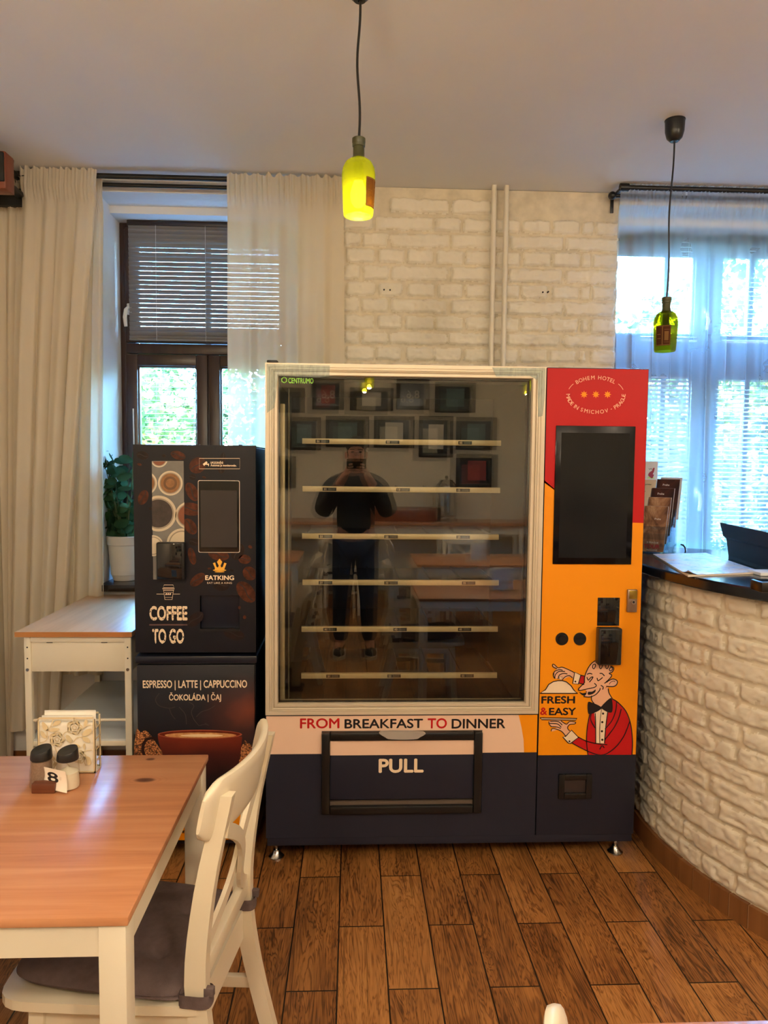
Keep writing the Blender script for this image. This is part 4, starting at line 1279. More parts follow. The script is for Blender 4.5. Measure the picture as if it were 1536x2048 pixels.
# screen
a = atY(397, 1105, KY); b = atY(479.5, 961, KY)
pts = []
for (qx, qz, a0) in ((b.x, b.z, 0), (a.x, b.z, 90), (a.x, a.z, 180), (b.x, a.z, 270)):
    sx_, sz_ = (1 if qx == b.x else -1), (1 if qz == b.z else -1)
    for t in (0, 30, 60, 90):
        an = math.radians(a0 + t); pts.append((qx - sx_ * .006 + .006 * math.cos(an), qz - sz_ * .006 + .006 * math.sin(an)))
mb = MB(); mb.prismXZ(pts, KY - .0014, KY); ks = mb.build('screen_edge', M('screen_edge_pale', (205, 190, 176), .4), kd)
cxx, czz = (a.x + b.x) / 2, (a.z + b.z) / 2
mb = MB(); mb.prismXZ([(cxx + (p[0] - cxx) * .972, czz + (p[1] - czz) * .984) for p in pts], KY - .0022, KY - .001); mb.build('screen_bezel', m_blackgl, ks)
a = atY(402, 1094, KY); b = atY(474, 981, KY)
MB().box(a.x, b.x, KY - .0028, KY - .002, a.z, b.z).build('screen', M('coffee_screen', (58, 54, 53), .22, spec=.3), ks)
# warning sticker
mb = MB(); fr_ = [c2(884, 230), c2(1211, 230), c2(1211, 314), c2(884, 314)]
stroke(mb, fr_, KY, .0014, .0016, closed=True)
letter_box(mb, 'UPOZORNĚNÍ:', *c2(975, 250), *c2(1078, 274), KY, .0014, .03); letter_box(mb, 'Automat je monitorován.', *c2(975, 278), *c2(1184, 299), KY, .0014, .03)
flat(mb, [c2(912, 275), c2(942, 252), c2(950, 262), c2(948, 272), c2(922, 290)], KY, .0014); flat(mb, [c2(942, 276), c2(962, 270), c2(962, 292), c2(956, 292), c2(954, 280), c2(942, 284)], KY, .0014)
mb.build('warning_sticker', m_pcream, kd)
# crown and name
m_gold = M('print_gold', (246, 184, 62), .4, var=.02)
mb = MB()
crown = [(1010, 1112), (994, 1076), (1012, 1070), (1022, 1104), (1034, 1112), (1042, 1096), (1026, 1066), (1048, 1040), (1070, 1066), (1056, 1096), (1062, 1112), (1074, 1106), (1086, 1072), (1104, 1078), (1092, 1110), (1086, 1130), (1010, 1130)]
flat(mb, [c2(*p) for p in crown], KY, .0014); flat(mb, [c2(*p) for p in ell(1048, 1133, 54, 7, 20)], KY, .0016); flat(mb, [c2(*p) for p in ell(1048, 1146, 40, 5, 20)], KY, .0014)
mb.build('crown_emblem', m_gold, kd)
mb = MB(); letter_box(mb, 'EATKING', *c2(932, 1175), *c2(1165, 1213), KY, .0014, .03); letter_box(mb, 'EAT LIKE A KING', *c2(948, 1229), *c2(1148, 1243), KY, .0014, .0)
# take-away cup drawing
for q in ([(592, 1275), (600, 1252), (672, 1252), (680, 1275)], [(586, 1280), (684, 1280), (680, 1292), (592, 1292)], [(596, 1296), (676, 1296), (664, 1370), (606, 1370)]): stroke(mb, [c2(*p) for p in q], KY, .0014, .0018, closed=True)
stroke(mb, [c2(538, 1326), c2(600, 1326)], KY, .0014, .0016); stroke(mb, [c2(670, 1326), c2(728, 1326)], KY, .0014, .0016)
stroke(mb, [c2(602, 1312), c2(672, 1312)], KY, .0014, .0012); stroke(mb, [c2(608, 1352), c2(668, 1352)], KY, .0014, .0012)
for q in (617, 633, 649): flat(mb, [c2(*p) for p in ell(q, 1326, 6, 9, 10, rot=.5)], KY, .0014)
letter_box(mb, 'COFFEE', *c2(482, 1422), *c2(788, 1540), KY, .0014, .035); letter_box(mb, 'TO GO', *c2(505, 1606), *c2(760, 1727), KY, .0014, .035)
mb.build('lettering', m_pcream, kd)
# wear marks of the distressed letters
mb = MB(); rs_ = random.Random(8)
for k in range(150):
    x, y = rs_.uniform(482, 788), rs_.choice((rs_.uniform(1425, 1540), rs_.uniform(1610, 1725)))
    flat(mb, [c2(*p) for p in ell(x, y, rs_.uniform(1.5, 4), rs_.uniform(3, 10), 6, rot=rs_.uniform(-.4, .4))], KY, .0018, .0002)
mb.build('print_wear', m_kprint, kd)
mb = MB(); flat(mb, [c2(480, 1569), c2(788, 1569), c2(788, 1580), c2(480, 1580)], KY, .0012); mb.build('rule', M('print_rule_brown', (96, 70, 64), .4), kd)
# lower door: big cup on sacking
def lowerprint():
    t = NT('coffee_print_lower'); tc = t.n('ShaderNodeTexCoord'); sp = t.n('ShaderNodeSeparateXYZ'); t.L(tc.outputs['Object'], sp.inputs[0])
    dx = t.math('DIVIDE', t.math('SUBTRACT', sp.outputs[0], .21), .20); dz = t.math('DIVIDE', t.math('SUBTRACT', sp.outputs[2], .60), .16)
    d = t.math('SQRT', t.math('ADD', t.math('MULTIPLY', dx, dx), t.math('MULTIPLY', dz, dz)))
    d = t.math('ADD', d, t.math('MULTIPLY', t.math('SUBTRACT', t.noise(tc.outputs['Object'], 9, 3), .5), .5))
    c = t.ramp(d, [(0.0, lin((112, 52, 36))), (.5, lin((58, 30, 30))), (1.0, lin((19, 19, 28)))])
    return t.done(t.bsdf(c, .38).outputs[0])
mb = MB(); mb.box(KX0 + .004, KX1 - .006, KY, KY + .02, z_door0, z_door1, .002); kl = mb.build('lower_door', lowerprint(), cm)
zs = atY(375, 1618, KY).z
MB().box(KX0 + .006, KX1 - .008, KY - .0006, KY, z_door0 + .002, zs).build('orange_stripe', m_orange, kl)
def sacking():
    t = NT('print_sacking'); v = t.coord('Object', (150, 1, 190))
    vo = t.n('ShaderNodeTexVoronoi'); t.L(v, vo.inputs['Vector']); vo.inputs['Scale'].default_value = 1.0
    nz = t.noise(t.coord('Object'), 14, 3)
    f = t.math('ADD', t.math('MULTIPLY', vo.outputs['Distance'], .75), t.math('MULTIPLY', nz, .5))
    c = t.ramp(f, [(.35, lin((222, 156, 98))), (.6, lin((150, 92, 54))), (.85, lin((44, 24, 18)))])
    return t.done(t.bsdf(c, .4).outputs[0])
mb = MB()
flat(mb, [c3(*p) for p in spline([(372, 660), (410, 668), (440, 652), (470, 665), (500, 700), (560, 790), (640, 900), (640, 1060), (372, 1060)], True, 3)], KY, .0006)
flat(mb, [c3(*p) for p in [(1080, 1120), (1130, 1050), (1200, 930), (1222, 790), (1240, 755), (1252, 728), (1268, 745), (1300, 765), (1322, 775), (1322, 1020), (1240, 1060), (1150, 1092)]], KY, .0006)
flat(mb, [c3(*p) for p in spline([(940, 1262), (950, 1200), (1000, 1166), (1080, 1150), (1180, 1165), (1180, 1185), (1040, 1190), (990, 1230)], True, 3)], KY, .0005)
mb.build('sacking_print', sacking(), kl)
m_cupr = bean_material('cup_print_redbrown', (116, 42, 24), (84, 28, 20)); m_cupd = M('cup_print_dark', (34, 14, 16), .35)
m_cuprim = M('cup_print_rim', (150, 74, 48), .35); m_cof = bean_material('cup_print_crema', (214, 164, 108), (176, 112, 66))
def cupmat():
    t = NT('cup_print_body'); tc = t.n('ShaderNodeTexCoord'); sp = t.n('ShaderNodeSeparateXYZ'); t.L(tc.outputs['Object'], sp.inputs[0])
    nz = t.noise(tc.outputs['Object'], 9, 2)
    f = t.math('ADD', t.math('MULTIPLY', t.math('SUBTRACT', sp.outputs[2], .30), 3.6), t.math('MULTIPLY', nz, .28))
    c = t.ramp(f, [(.25, lin((20, 12, 16))), (.62, lin((66, 22, 20))), (.95, lin((128, 44, 24)))])
    return t.done(t.bsdf(c, .35).outputs[0])
mb = MB()
body = [(548, 690), (560, 760), (585, 830), (600, 900), (650, 1000), (720, 1080), (800, 1130), (900, 1190), (935, 1230), (1030, 1165), (1110, 1090), (1175, 980), (1215, 850), (1230, 700)]
flat(mb, [c3(*p) for p in spline(body, False, 3)], KY, .0010)
mb.build('cup_print', cupmat(), kl)
mb = MB()
stroke(mb, [c3(*p) for p in spline([(556, 722), (510, 712), (460, 722), (430, 770), (432, 830), (470, 880), (560, 900)], False, 5)], KY, .0008, .0115)
mb.build('cup_print_handle', m_cupd, kl)
mb = MB()
flat(mb, [c3(*p) for p in ell(889, 682, 341, 38, 44)], KY, .0014, mi=0)
flat(mb, [c3(*p) for p in ell(889, 680, 326, 29, 44)], KY, .0018, mi=1)
flat(mb, [c3(*p) for p in ell(895, 688, 290, 22, 44)], KY, .0022, mi=2)
flat(mb, [c3(*p) for p in ell(905, 690, 170, 11, 32)], KY, .0026, mi=3)
mb.build('cup_print_rim', [m_cuprim, m_cupr, m_cof, M('cup_print_milk', (236, 206, 160), .35)], kl)
m_smoke = M('print_steam', (58, 48, 48), .45)
mb = MB()
for q in ([(880, 610), (840, 560), (820, 500), (840, 450), (800, 420)], [(880, 612), (930, 600), (960, 610), (930, 590)], [(690, 460), (640, 470), (560, 450), (530, 400), (560, 350)], [(690, 560), (660, 520), (640, 470)], [(860, 540), (900, 500), (960, 480), (1010, 450)], [(780, 600), (770, 520), (720, 460)]):
    stroke(mb, [c3(*p) for p in spline(q, False, 6)], KY, .0006, .0034)
mb.build('steam_print', m_smoke, kl)
mb = MB()
for s, x0_, y0_, x1_, y1_ in (('ESPRESSO | LATTE | CAPPUCCINO', 428, 242, 1270, 326), ('ČOKOLÁDA | ČAJ', 640, 340, 1060, 422)):
    letter_box(mb, s, *c3(x0_, y0_), *c3(x1_, y1_), KY, .0014, .02)
mb.build('lettering', m_pcream, kl)
mb = MB(); letter_box(mb, 'www', 359, 1660, 374, 1667, KY, .0012, .04); mb.build('web_lettering', m_ink, kl)
for fx in (KX0 + .05, KX1 - .05):
    for fy in (KY + .08, KB - .06):
        f = MB(); f.cyl((fx, fy, 0), (fx, fy, .06), .018, n=14); f.build('foot', m_blackpl, cm)
# ------------------------------------------------------------------ white side table with wooden top
m_whitem = M('cream_white_lacquer', (232, 222, 200), .42, var=.02)
m_oak = M_wood('pale_oak_top', (190, 150, 112), (214, 178, 140), (226, 194, 158), 'y', .34, .8)
m_edge = M_wood('oak_edge_brown', (160, 100, 50), (184, 122, 64), (196, 134, 76), 'x', .4)
m_shelf = M('shelf_pale_grey', (206, 212, 214), .35, var=.02)
ct = thing('side_table', 'narrow white metal side table with pale oak top beside the coffee machine', 'side table', (-1.1, 3.33, 0))
cx0, cx1, cy0, cy1 = -1.328, -.872, 2.905, 3.735
cl0, cl1 = atY(45, 1300, cy0).x, atY(262, 1300, cy0).x - .004
tp = MB().box(cx0, cx1, cy0, cy1, .879, .90, .0015).build('tabletop', m_oak, ct)
MB().box(cx0, cx1, cy0 - .0012, cy0, .8795, .8995).build('front_edging', m_edge, tp)
lw = .026
for (lx, ly) in ((cl0, cy0 + .012), (cl1 - lw, cy0 + .012), (cl0, cy1 - lw - .01), (cl1 - lw, cy1 - lw - .01)):
    MB().box(lx, lx + lw, ly, ly + lw, 0, .879, .002).build('leg', m_whitem, ct)
mb = MB()
mb.box(cl0 + lw, cl1 - lw, cy0 + .014, cy0 + .034, .855, .879, .001)
mb.box(cl0 + lw, cl1 - lw, cy0 + .020, cy0 + .036, .735, .856, .001)
mb.box(cl1 - .02, cl1 - .002, cy0 + .03, cy1 - .03, .735, .879, .001); mb.box(cl0 + .002, cl0 + .02, cy0 + .03, cy1 - .03, .735, .879, .001)
mb.build('apron', m_whitem, ct)
mb = MB()
for sx_ in (cl0 + lw / 2, cl1 - lw / 2):
    for zz in (.835, .79): mb.cyl((sx_, cy0 + .0115, zz), (sx_, cy0 + .014, zz), .0032, n=10)
for px_ in (96, 206):
    p = atY(px_, 1278, cy0); mb.box(p.x - .012, p.x + .012, cy0 + .0135, cy0 + .0145, .853, .8555)
mb.build('screw_holes', m_ink, ct)
mb = MB()
for sx_ in (cl0 + lw / 2, cl1 - lw / 2): mb.cyl((sx_, cy0 + .008, .745), (sx_, cy0 + .014, .745), .006, n=14)
mb.build('bolts', m_steel, ct)
MB().box(cl0 + .004, cl1 - .004, cy0 + .02, cy1 - .012, .44, .458, .002).build('shelf', m_shelf, ct)
mb = MB()
for y_ in (cy0 + .025, cy1 - .025):
    mb.cyl((cl0 + lw / 2, y_, .535), (cl1 - lw / 2, y_, .535), .006, n=10)
    mb.box(cl0 + lw, cl1 - lw, y_ - .008, y_ + .008, .43, .45, .001)
mb.build('shelf_rails', m_whitem, ct)

# ------------------------------------------------------------------ potted plant on the sill
pl = thing('potted_plant', 'leafy green plant in a white pot on the left window sill', 'plant', (-1.19, 3.86, SILL))
pcx, pcy = -1.185, 3.86
mb = MB(); mb.lathe([(0, .002), (.062, .002), (.070, .03), (.074, .032), (.086, .185), (.093, .19), (.096, .232), (.090, .235), (.084, .21), (.0, .205)], (pcx, pcy, SILL), 36)
po = mb.build('pot', M('pot_white', (226, 220, 208), .5), pl)
MB().lathe([(0, .19), (.083, .21)], (pcx, pcy, SILL), 24).build('soil', M('soil', (52, 38, 28), .95, var=.3, vs=60), pl)
m_stem = M('stem_green', (70, 84, 48), .6)
m_pleaf = leaf_material('thick_leaf', (40, 66, 46), (62, 94, 62), (112, 142, 92))
st_ = MB(); lf_ = MB(); rs_ = random.Random(31)
def leaf(mb, p, d, up, L, W):
    d = Vector(d).normalized(); s = d.cross(Vector(up)); 
    if s.length < .01: s = Vector((1, 0, 0))
    s.normalize(); n = s.cross(d)
    vs = []; prof = [(0, .05), (.15, .55), (.35, .92), (.55, 1.0), (.75, .86), (.92, .45), (1.0, .0)]
    for t, w in prof:
        c = Vector(p) + d * (L * t) - n * (L * .18 * t * t)
        vs += [c + s * (W * w) - n * (W * .25 * w), c + n * .002, c - s * (W * w) - n * (W * .25 * w)]
    fs = []
    for k in range(len(prof) - 1):
        for j in (0, 1): fs.append((3 * k + j, 3 * k + j + 1, 3 * k + 4 + j, 3 * k + 3 + j))
    mb.add(vs, fs, 0, True)
base = Vector((pcx, pcy, SILL + .2))
for k in range(15):
    a = rs_.uniform(0, 6.28) if k % 2 else rs_.uniform(2.2, 4.4); h = rs_.uniform(.16, .54); out = rs_.uniform(.04, .15)
    tip = base + Vector((math.cos(a) * out, math.sin(a) * out * .5 - .01, h if k % 4 else h * .25))
    mid = base.lerp(tip, .5) + Vector((math.cos(a) * .015, 0, .03))
    path = [base + Vector((math.cos(a) * .02, math.sin(a) * .02, -.01)), base.lerp(mid, .6), mid, mid.lerp(tip, .6), tip]
    st_.tube(path, [.005, .0045, .004, .003, .002], 6)
    for j in range(9):
        t = .25 + .75 * j / 8
        q = path[0].lerp(path[2], t * 2) if t < .5 else path[2].lerp(path[4], t * 2 - 1)
        b = a + (PI / 2 if j % 2 else -PI / 2) + rs_.uniform(-.9, .9)
        leaf(lf_, q, (math.cos(b), math.sin(b) * .8, rs_.uniform(-.3, .6)), (rs_.uniform(-.6, .6), -1, rs_.uniform(-.2, .9)), rs_.uniform(.06, .088), rs_.uniform(.023, .031))
    leaf(lf_, tip, (math.cos(a) * .3, math.sin(a) * .3, 1), (1, .2, 0), .05, .016)
st_.build('stem', m_stem, pl); lf_.build('foliage', m_pleaf, pl, sharp=0)

# ------------------------------------------------------------------ pine table with number 8
m_pine = M_wood('pine_top', (160, 98, 62), (194, 132, 90), (212, 156, 114), 'x', .36, 1.0,
                knots=((.464, .212, .034, .018), (.441, .350, .017, .012)), coat=.12)
TX0, TX1, TY0, TY1, TZT = -1.61, -.412, 1.326, 2.090, .73
def pine_table(label, x0, x1, y0, y1, group=None):
    t = thing('dining_table', label, 'table', ((x0 + x1) / 2, (y0 + y1) / 2, 0), 0, group)
    MB().box(x0, x1, y0, y1, TZT - .018, TZT, .003, 2).build('tabletop', m_pine, t)
    i = .006; w = .052
    for lx in (x0 + i, x1 - i - w):
        for ly in (y0 + i, y1 - i - w): MB().box(lx, lx + w, ly, ly + w, 0, TZT - .018, .003).build('leg', m_whitem, t)
    mb = MB(); az0, az1 = TZT - .082, TZT - .018
    mb.box(x0 + i + w, x1 - i - w, y0 + i + .004, y0 + i + .026, az0, az1); mb.box(x0 + i + w, x1 - i - w, y1 - i - .026, y1 - i - .004, az0, az1)
    mb.box(x0 + i + .004, x0 + i + .026, y0 + i + w, y1 - i - w, az0, az1); mb.box(x1 - i - .026, x1 - i - .004, y0 + i + w, y1 - i - w, az0, az1)
    mb.build('apron', m_whitem, t)
    return t
tb8 = pine_table('pine-topped white table carrying the number 8 stand, at the lower left', TX0, TX1, TY0, TY1)

# ------------------------------------------------------------------ chairs
m_chair = M('white_chair_lacquer', (236, 224, 198), .3, var=.02)
m_taupe = M('taupe_fabric', (98, 82, 80), .92, var=.12, vs=60, bump=.4, bs=420)
def make_chair(label):
    r = thing('dining_chair', label, 'chair', (0, 0, 0))
    # seat board with bowed front
    out = [(-.20, -.192), (.10, -.214), (.225, -.208), (.256, -.13), (.262, 0), (.256, .13), (.225, .208), (.10, .214), (-.20, .192)]
    MB().prismXY(spline(out, False, 4), .385, .407).build('seat', m_chair, r, world=False)
    mb = MB()
    mb.box(-.19, .17, -.178, -.158, .325, .385); mb.box(-.19, .17, .158, .178, .325, .385); mb.box(.155, .175, -.16, .16, .325, .385); mb.box(-.2, -.18, -.16, .16, .325, .385)
    mb.build('seat_frame', m_chair, r, world=False)
    for s in (-1, 1):
        MB().beam((.165, s * .170, .385), (.19, s * .178, 0), .036, .036, (0, 1, 0), .003).build('leg', m_chair, r, world=False)
    def post(s):
        # rear leg and back post in one bent piece
        prof = [(-.285, 0), (-.222, .25), (-.195, .45), (-.215, .66), (-.262, .875)]
        wd = [.036, .042, .048, .042, .034]
        mb = MB(); vs = []
        y0 = s * .175
        for (x, z), w in zip(spline(prof, False, 4), np.interp(np.linspace(0, 1, 17), np.linspace(0, 1, 5), wd)):
            for dx, dy in ((-w / 2, -.014), (w / 2, -.014), (w / 2, .014), (-w / 2, .014)): vs.append((x + dx, y0 + dy, z))
        n = len(vs) // 4
        fs = [(3, 2, 1, 0), (4 * n - 4, 4 * n - 3, 4 * n - 2, 4 * n - 1)]
        for k in range(n - 1):
            for i in range(4):
                j = (i + 1) % 4; fs.append((4 * k + i, 4 * k + j, 4 * k + 4 + j, 4 * k + 4 + i))
        mb.add(vs, fs); return mb.build('back_post', m_chair, r, world=False)
    post(-1); post(1)
    # curved top rail, rounded ends
    mb = MB(); nu, nv = 33, 16
    vs = []
    for i in range(nu):
        y = -.222 + .444 * i / (nu - 1)
        e = min(1, (.222 - abs(y)) / .045); hh = .070 * (1 - (1 - e) ** 2 * .45) if e < 1 else .070
        if e <= 0: hh = .036
        xb = -.222 - .048 * (1 - (y / .222) ** 2)
        th = .0125 if e > .25 else .0125 * math.sqrt(max(.12, e * 4))
        zc = .842
        for k in range(nv):
            a = 2 * PI * k / nv
            ca, sa = math.cos(a), math.sin(a)
            sx_ = (abs(ca) ** .6) * (1 if ca > 0 else -1); sz_ = (abs(sa) ** .45) * (1 if sa > 0 else -1)
            zz = zc + hh * sz_
            vs.append((xb + th * sx_ - (zz - .842) * .2, y, zz))
    fs = [(i * nv + k, i * nv + (k + 1) % nv, (i + 1) * nv + (k + 1) % nv, (i + 1) * nv + k) for i in range(nu - 1) for k in range(nv)]
    fs += [tuple(range(nv)), tuple(range(nu * nv - 1, (nu - 1) * nv - 1, -1))]
    mb.add(vs, fs, 0, True); mb.build('top_rail', m_chair, r, world=False, sharp=50)
    # crossed curved slats and lower rail
    for s in (-1, 1):
        pts = []
        for k in range(13):
            t = k / 12; y = s * (-.165 + .33 * t); z = .79 - .31 * t
            y += s * .035 * math.sin(2 * PI * t); x = -.252 + .055 * t - .012 * math.sin(PI * t) + .006 * s
            pts.append(Vector((x, y, z)))
        mb = MB(); vs = []
        for k, p in enumerate(pts):
            d = (pts[min(k + 1, 12)] - pts[max(k - 1, 0)]).normalized(); n = d.cross(Vector((1, 0, 0))).normalized()
            for a, b in ((-.009, -.016), (.009, -.016), (.009, .016), (-.009, .016)): vs.append(p + Vector((a * .6, 0, 0)) + n * b)
        fs = [(4 * k + i, 4 * k + (i + 1) % 4, 4 * k + 4 + (i + 1) % 4, 4 * k + 4 + i) for k in range(12) for i in range(4)] + [(0, 1, 2, 3), (51, 50, 49, 48)]
        mb.add(vs, fs); mb.build('cross_slat', m_chair, r, world=False)
    MB().box(-.212, -.188, -.165, .165, .445, .485, .004).build('lower_back_rail', m_chair, r, world=False)
    mb = MB()
    for s in (-1, 1): mb.beam((.178, s * .174, .18), (-.232, s * .175, .2), .018, .03, (0, 0, 1), .002)
    mb.beam((-.02, -.172, .19), (-.02, .172, .19), .018, .03, (0, 0, 1), .002)
    mb.build('stretcher', m_chair, r, world=False)
    return r
ch8 = make_chair('white cross-back chair with taupe cushion pulled up to the number 8 table')
ch8.location = (-.499, 1.73, 0); ch8.rotation_euler = (0, 0, math.radians(172.2))
def make_cushion(label):
    r = thing('seat_cushion', label, 'cushion', (0, 0, 0))
    nu, nv = 46, 46
    def cv(u, v, top):
        x = -.178 + .375 * u; y = -.195 + .39 * v
        # rounded corners: pull toward a superellipse
        a, b = 2 * u - 1, 2 * v - 1
        k = max(abs(a), abs(b)); q = (abs(a) ** 7 + abs(b) ** 7) ** (1 / 7)
        f = k / q if q > 1e-6 else 1
        x = .0225 + .2085 * a * f; y = .203 * b * f
        e = max(abs(a), abs(b))
        h = .026 * (1 - e ** 8) ** .5 if e < 1 else 0
        if top:
            for tx in (-.075, .085):
                for ty in (-.085, .085):
                    d = math.hypot(x - tx, y - ty); h -= .016 * math.exp(-(d / .026) ** 2) + .014 * math.exp(-(d / .009) ** 2)
            h += .002 * math.sin(x * 40) * math.sin(y * 33)
            return (x, y, .434 + max(h, -.004) + .07 * (x - .05))
        return (x, y, .434 - h * (.9 if x > -.1 else .6) + .07 * (x - .05) * (1 if x > .05 else .3))
    mb = MB(); mb.grid(lambda u, v: cv(u, v, True), nu, nv); mb.grid(lambda u, v: cv(u, v, False), nu, nv, flip=True)
    mb.build('pad', m_taupe, r, world=False, sharp=0)
    for s in (-1, 1):
        # tie strap looping the back post
        loop = [(-.165, s * .150), (-.160, s * .192), (-.185, s * .197), (-.222, s * .195), (-.230, s * .175), (-.222, s * .154), (-.185, s * .150)]
        P = spline(loop, True, 4); vs = []
        for (x, y) in P: vs += [(x, y, .405), (x, y, .434)]
        n = len(P); mb = MB(); mb.add(vs, [(2 * i, 2 * ((i + 1) % n), 2 * ((i + 1) % n) + 1, 2 * i + 1) for i in range(n)], 0, True)
        mb.box(-.236, -.214, s * .176, s * .190, .428, .448, .002)
        mb.build('tie_strap', m_taupe, r, world=False, sharp=0)
    return r
cu8 = make_cushion('taupe tufted seat cushion tied to the chair at the number 8 table')
cu8.location = ch8.location; cu8.rotation_euler = ch8.rotation_euler

# ------------------------------------------------------------------ things on the table
TT = TZT + .0005
nh = thing('napkin_holder', 'white openwork metal napkin holder with cut-out roses on the number 8 table', 'napkin holder', (-.76, 1.985, TT))
hx0, hx1, hy0, hy1, hh = -.845, -.692, 1.966, 2.010, .155
m_wm = M('cream_cutout_metal', (222, 204, 164), .45)
p1 = [(hx0, TT), (hx1, TT), (hx1, TT + hh - .008), (hx1 - .008, TT + hh), (hx0 + .008, TT + hh), (hx0, TT + hh - .008)]
def holder_panel(y, name):
    mb = MB()
    t = .005
    mb.box(hx0, hx0 + t, y, y + .0012, TT, TT + hh - .006); mb.box(hx1 - t, hx1, y, y + .0012, TT, TT + hh - .006)
    mb.box(hx0 + .005, hx1 - .005, y, y + .0012, TT + hh - t, TT + hh); mb.box(hx0, hx1, y, y + .0012, TT, TT + t)
    for (ax, az, bx_, bz_) in ((hx0, TT + hh - .006, hx0 + .006, TT + hh), (hx1 - .006, TT + hh, hx1, TT + hh - .006)):
        mb.prismXZ([(ax, az), (bx_, bz_), (bx_, bz_ - .006 if bz_ > az else bz_), (ax + .004, az - .004)], y, y + .0012)
    def hp(x, z): return (hx0 + (x - 510) / 830 * (hx1 - hx0), TT + hh - (z - 350) / 820 * hh)
    def leafp(pts): mb.prismXZ([hp(*p) for p in spline(pts, True, 4)], y, y + .0012)
    def vine(pts, w=.0022):
        P = [hp(*p) for p in spline(pts, False, 5)]
        for a, b in zip(P[:-1], P[1:]):
            dx, dz = b[0] - a[0], b[1] - a[1]; l = math.hypot(dx, dz) or 1; nx, nz = -dz / l * w / 2, dx / l * w / 2
            mb.add([(a[0] - nx, y, a[1] - nz), (a[0] + nx, y, a[1] + nz), (b[0] + nx, y, b[1] + nz), (b[0] - nx, y, b[1] - nz)], [(0, 3, 2, 1)])
    for l in ([(580, 420), (625, 440), (668, 515), (640, 545), (590, 510)], [(735, 470), (765, 410), (850, 400), (830, 450), (780, 472)], [(690, 545), (730, 505), (825, 520), (790, 555), (720, 562)], [(555, 552), (600, 570), (640, 640), (600, 650), (560, 600)],
              [(1180, 470), (1195, 400), (1225, 385), (1235, 430), (1205, 485)], [(1150, 610), (1200, 540), (1280, 520), (1285, 575), (1220, 622)], [(920, 615), (965, 620), (1010, 690), (990, 730), (935, 690)], [(1160, 640), (1240, 655), (1265, 722), (1210, 715), (1165, 680)],
              [(1010, 760), (1060, 740), (1130, 780), (1080, 805), (1030, 795)], [(1165, 760), (1190, 735), (1200, 790), (1180, 830)], [(1210, 930), (1260, 950), (1275, 1030), (1225, 1050)], [(560, 860), (620, 850), (660, 920), (600, 930)], [(900, 900), (960, 880), (1000, 940), (930, 960)]): leafp(l)
    for v in ([(540, 720), (640, 680), (655, 540), (690, 540)], [(700, 490), (735, 400), (740, 370)], [(640, 545), (690, 500), (720, 480)], [(870, 620), (910, 570), (960, 560)], [(1100, 590), (1160, 520), (1230, 470), (1280, 460)], [(1020, 720), (1080, 650), (1180, 635)], [(1040, 360), (1045, 400), (1050, 420)],
              [(1150, 860), (1200, 840), (1290, 830)], [(1200, 1060), (1180, 1000), (1190, 930)], [(760, 780), (800, 900), (900, 1000), (1000, 1100)], [(560, 1100), (620, 1000), (640, 900)]): vine(v)
    for (rx_, rz_, rr) in ((1045, 500, 100), (790, 670, 100), (1110, 930, 90), (690, 1010, 90)):
        for q, f in ((0, 1.0), (1, .62), (2, .30)):
            P = []
            for k in range(30):
                a = 2 * PI * k / 30; r_ = rr * f * (1 + .09 * math.cos(5 * a + q))
                P.append((rx_ + r_ * math.cos(a), rz_ + r_ * math.sin(a)))
            P.append(P[0]); vine(P, .0024 if q == 0 else .0022)
        for k in range(5):
            a = 2 * PI * k / 5 + .3
            leafp([(rx_ + rr * .62 * math.cos(a - .4), rz_ + rr * .62 * math.sin(a - .4)), (rx_ + rr * math.cos(a - .25), rz_ + rr * math.sin(a - .25)), (rx_ + rr * math.cos(a + .25), rz_ + rr * math.sin(a + .25)), (rx_ + rr * .62 * math.cos(a + .4), rz_ + rr * .62 * math.sin(a + .4))])
    return mb.build(name, m_wm, nh)
holder_panel(hy0, 'front_panel'); holder_panel(hy1, 'back_panel')
mb = MB(); mb.box(hx0, hx1, hy0, hy1 + .001, TT, TT + .0015)
for x_ in (hx0, hx1 - .0012):
    mb.box(x_, x_ + .0012, hy0, hy0 + .005, TT, TT + hh - .006); mb.box(x_, x_ + .0012, hy1 - .005, hy1, TT, TT + hh - .006)
    for zz in (.03, .06, .09, .12): mb.box(x_, x_ + .0012, hy0, hy1, TT + zz, TT + zz + .004)
mb.build('base', m_wm, nh)
m_nap = M('napkin_paper', (246, 240, 226), .9, var=.015)
nspec = [('folded white napkin at the back of the holder, standing tallest', 1.998, -.838, -.700, .162, .0), ('folded white napkin just before the tallest one in the holder', 1.992, -.842, -.705, .150, .2),
         ('folded white napkin in the middle of the napkin holder', 1.986, -.851, -.706, .146, -.4), ('folded white napkin leaning out at the left of the holder', 1.980, -.853, -.712, .138, -1.0),
         ('front folded white napkin behind the cut-out roses', 1.972, -.842, -.698, .140, .3)]
for lab, y_, xa, xb, h_, tilt in nspec:
    mb = MB()
    def nf(u, v, y_=y_, xa=xa, xb=xb, h_=h_, tilt=tilt):
        # folded: front leaf up, over the fold, back leaf down
        x = xa + (xb - xa) * u - math.radians(tilt * 3) * .0
        t = v * 2
        z = (t if t < 1 else 2 - t) * h_
        return (x - tilt * .012 * z / h_ * .5, y_ + (.0012 * math.cos(PI * v)) + .001 * math.sin(u * 9), TT + .002 + z)
    mb.grid(nf, 10, 21); o = mb.build('napkin', m_nap, sharp=0); tag(o, lab, 'napkin', 'napkins in the holder')

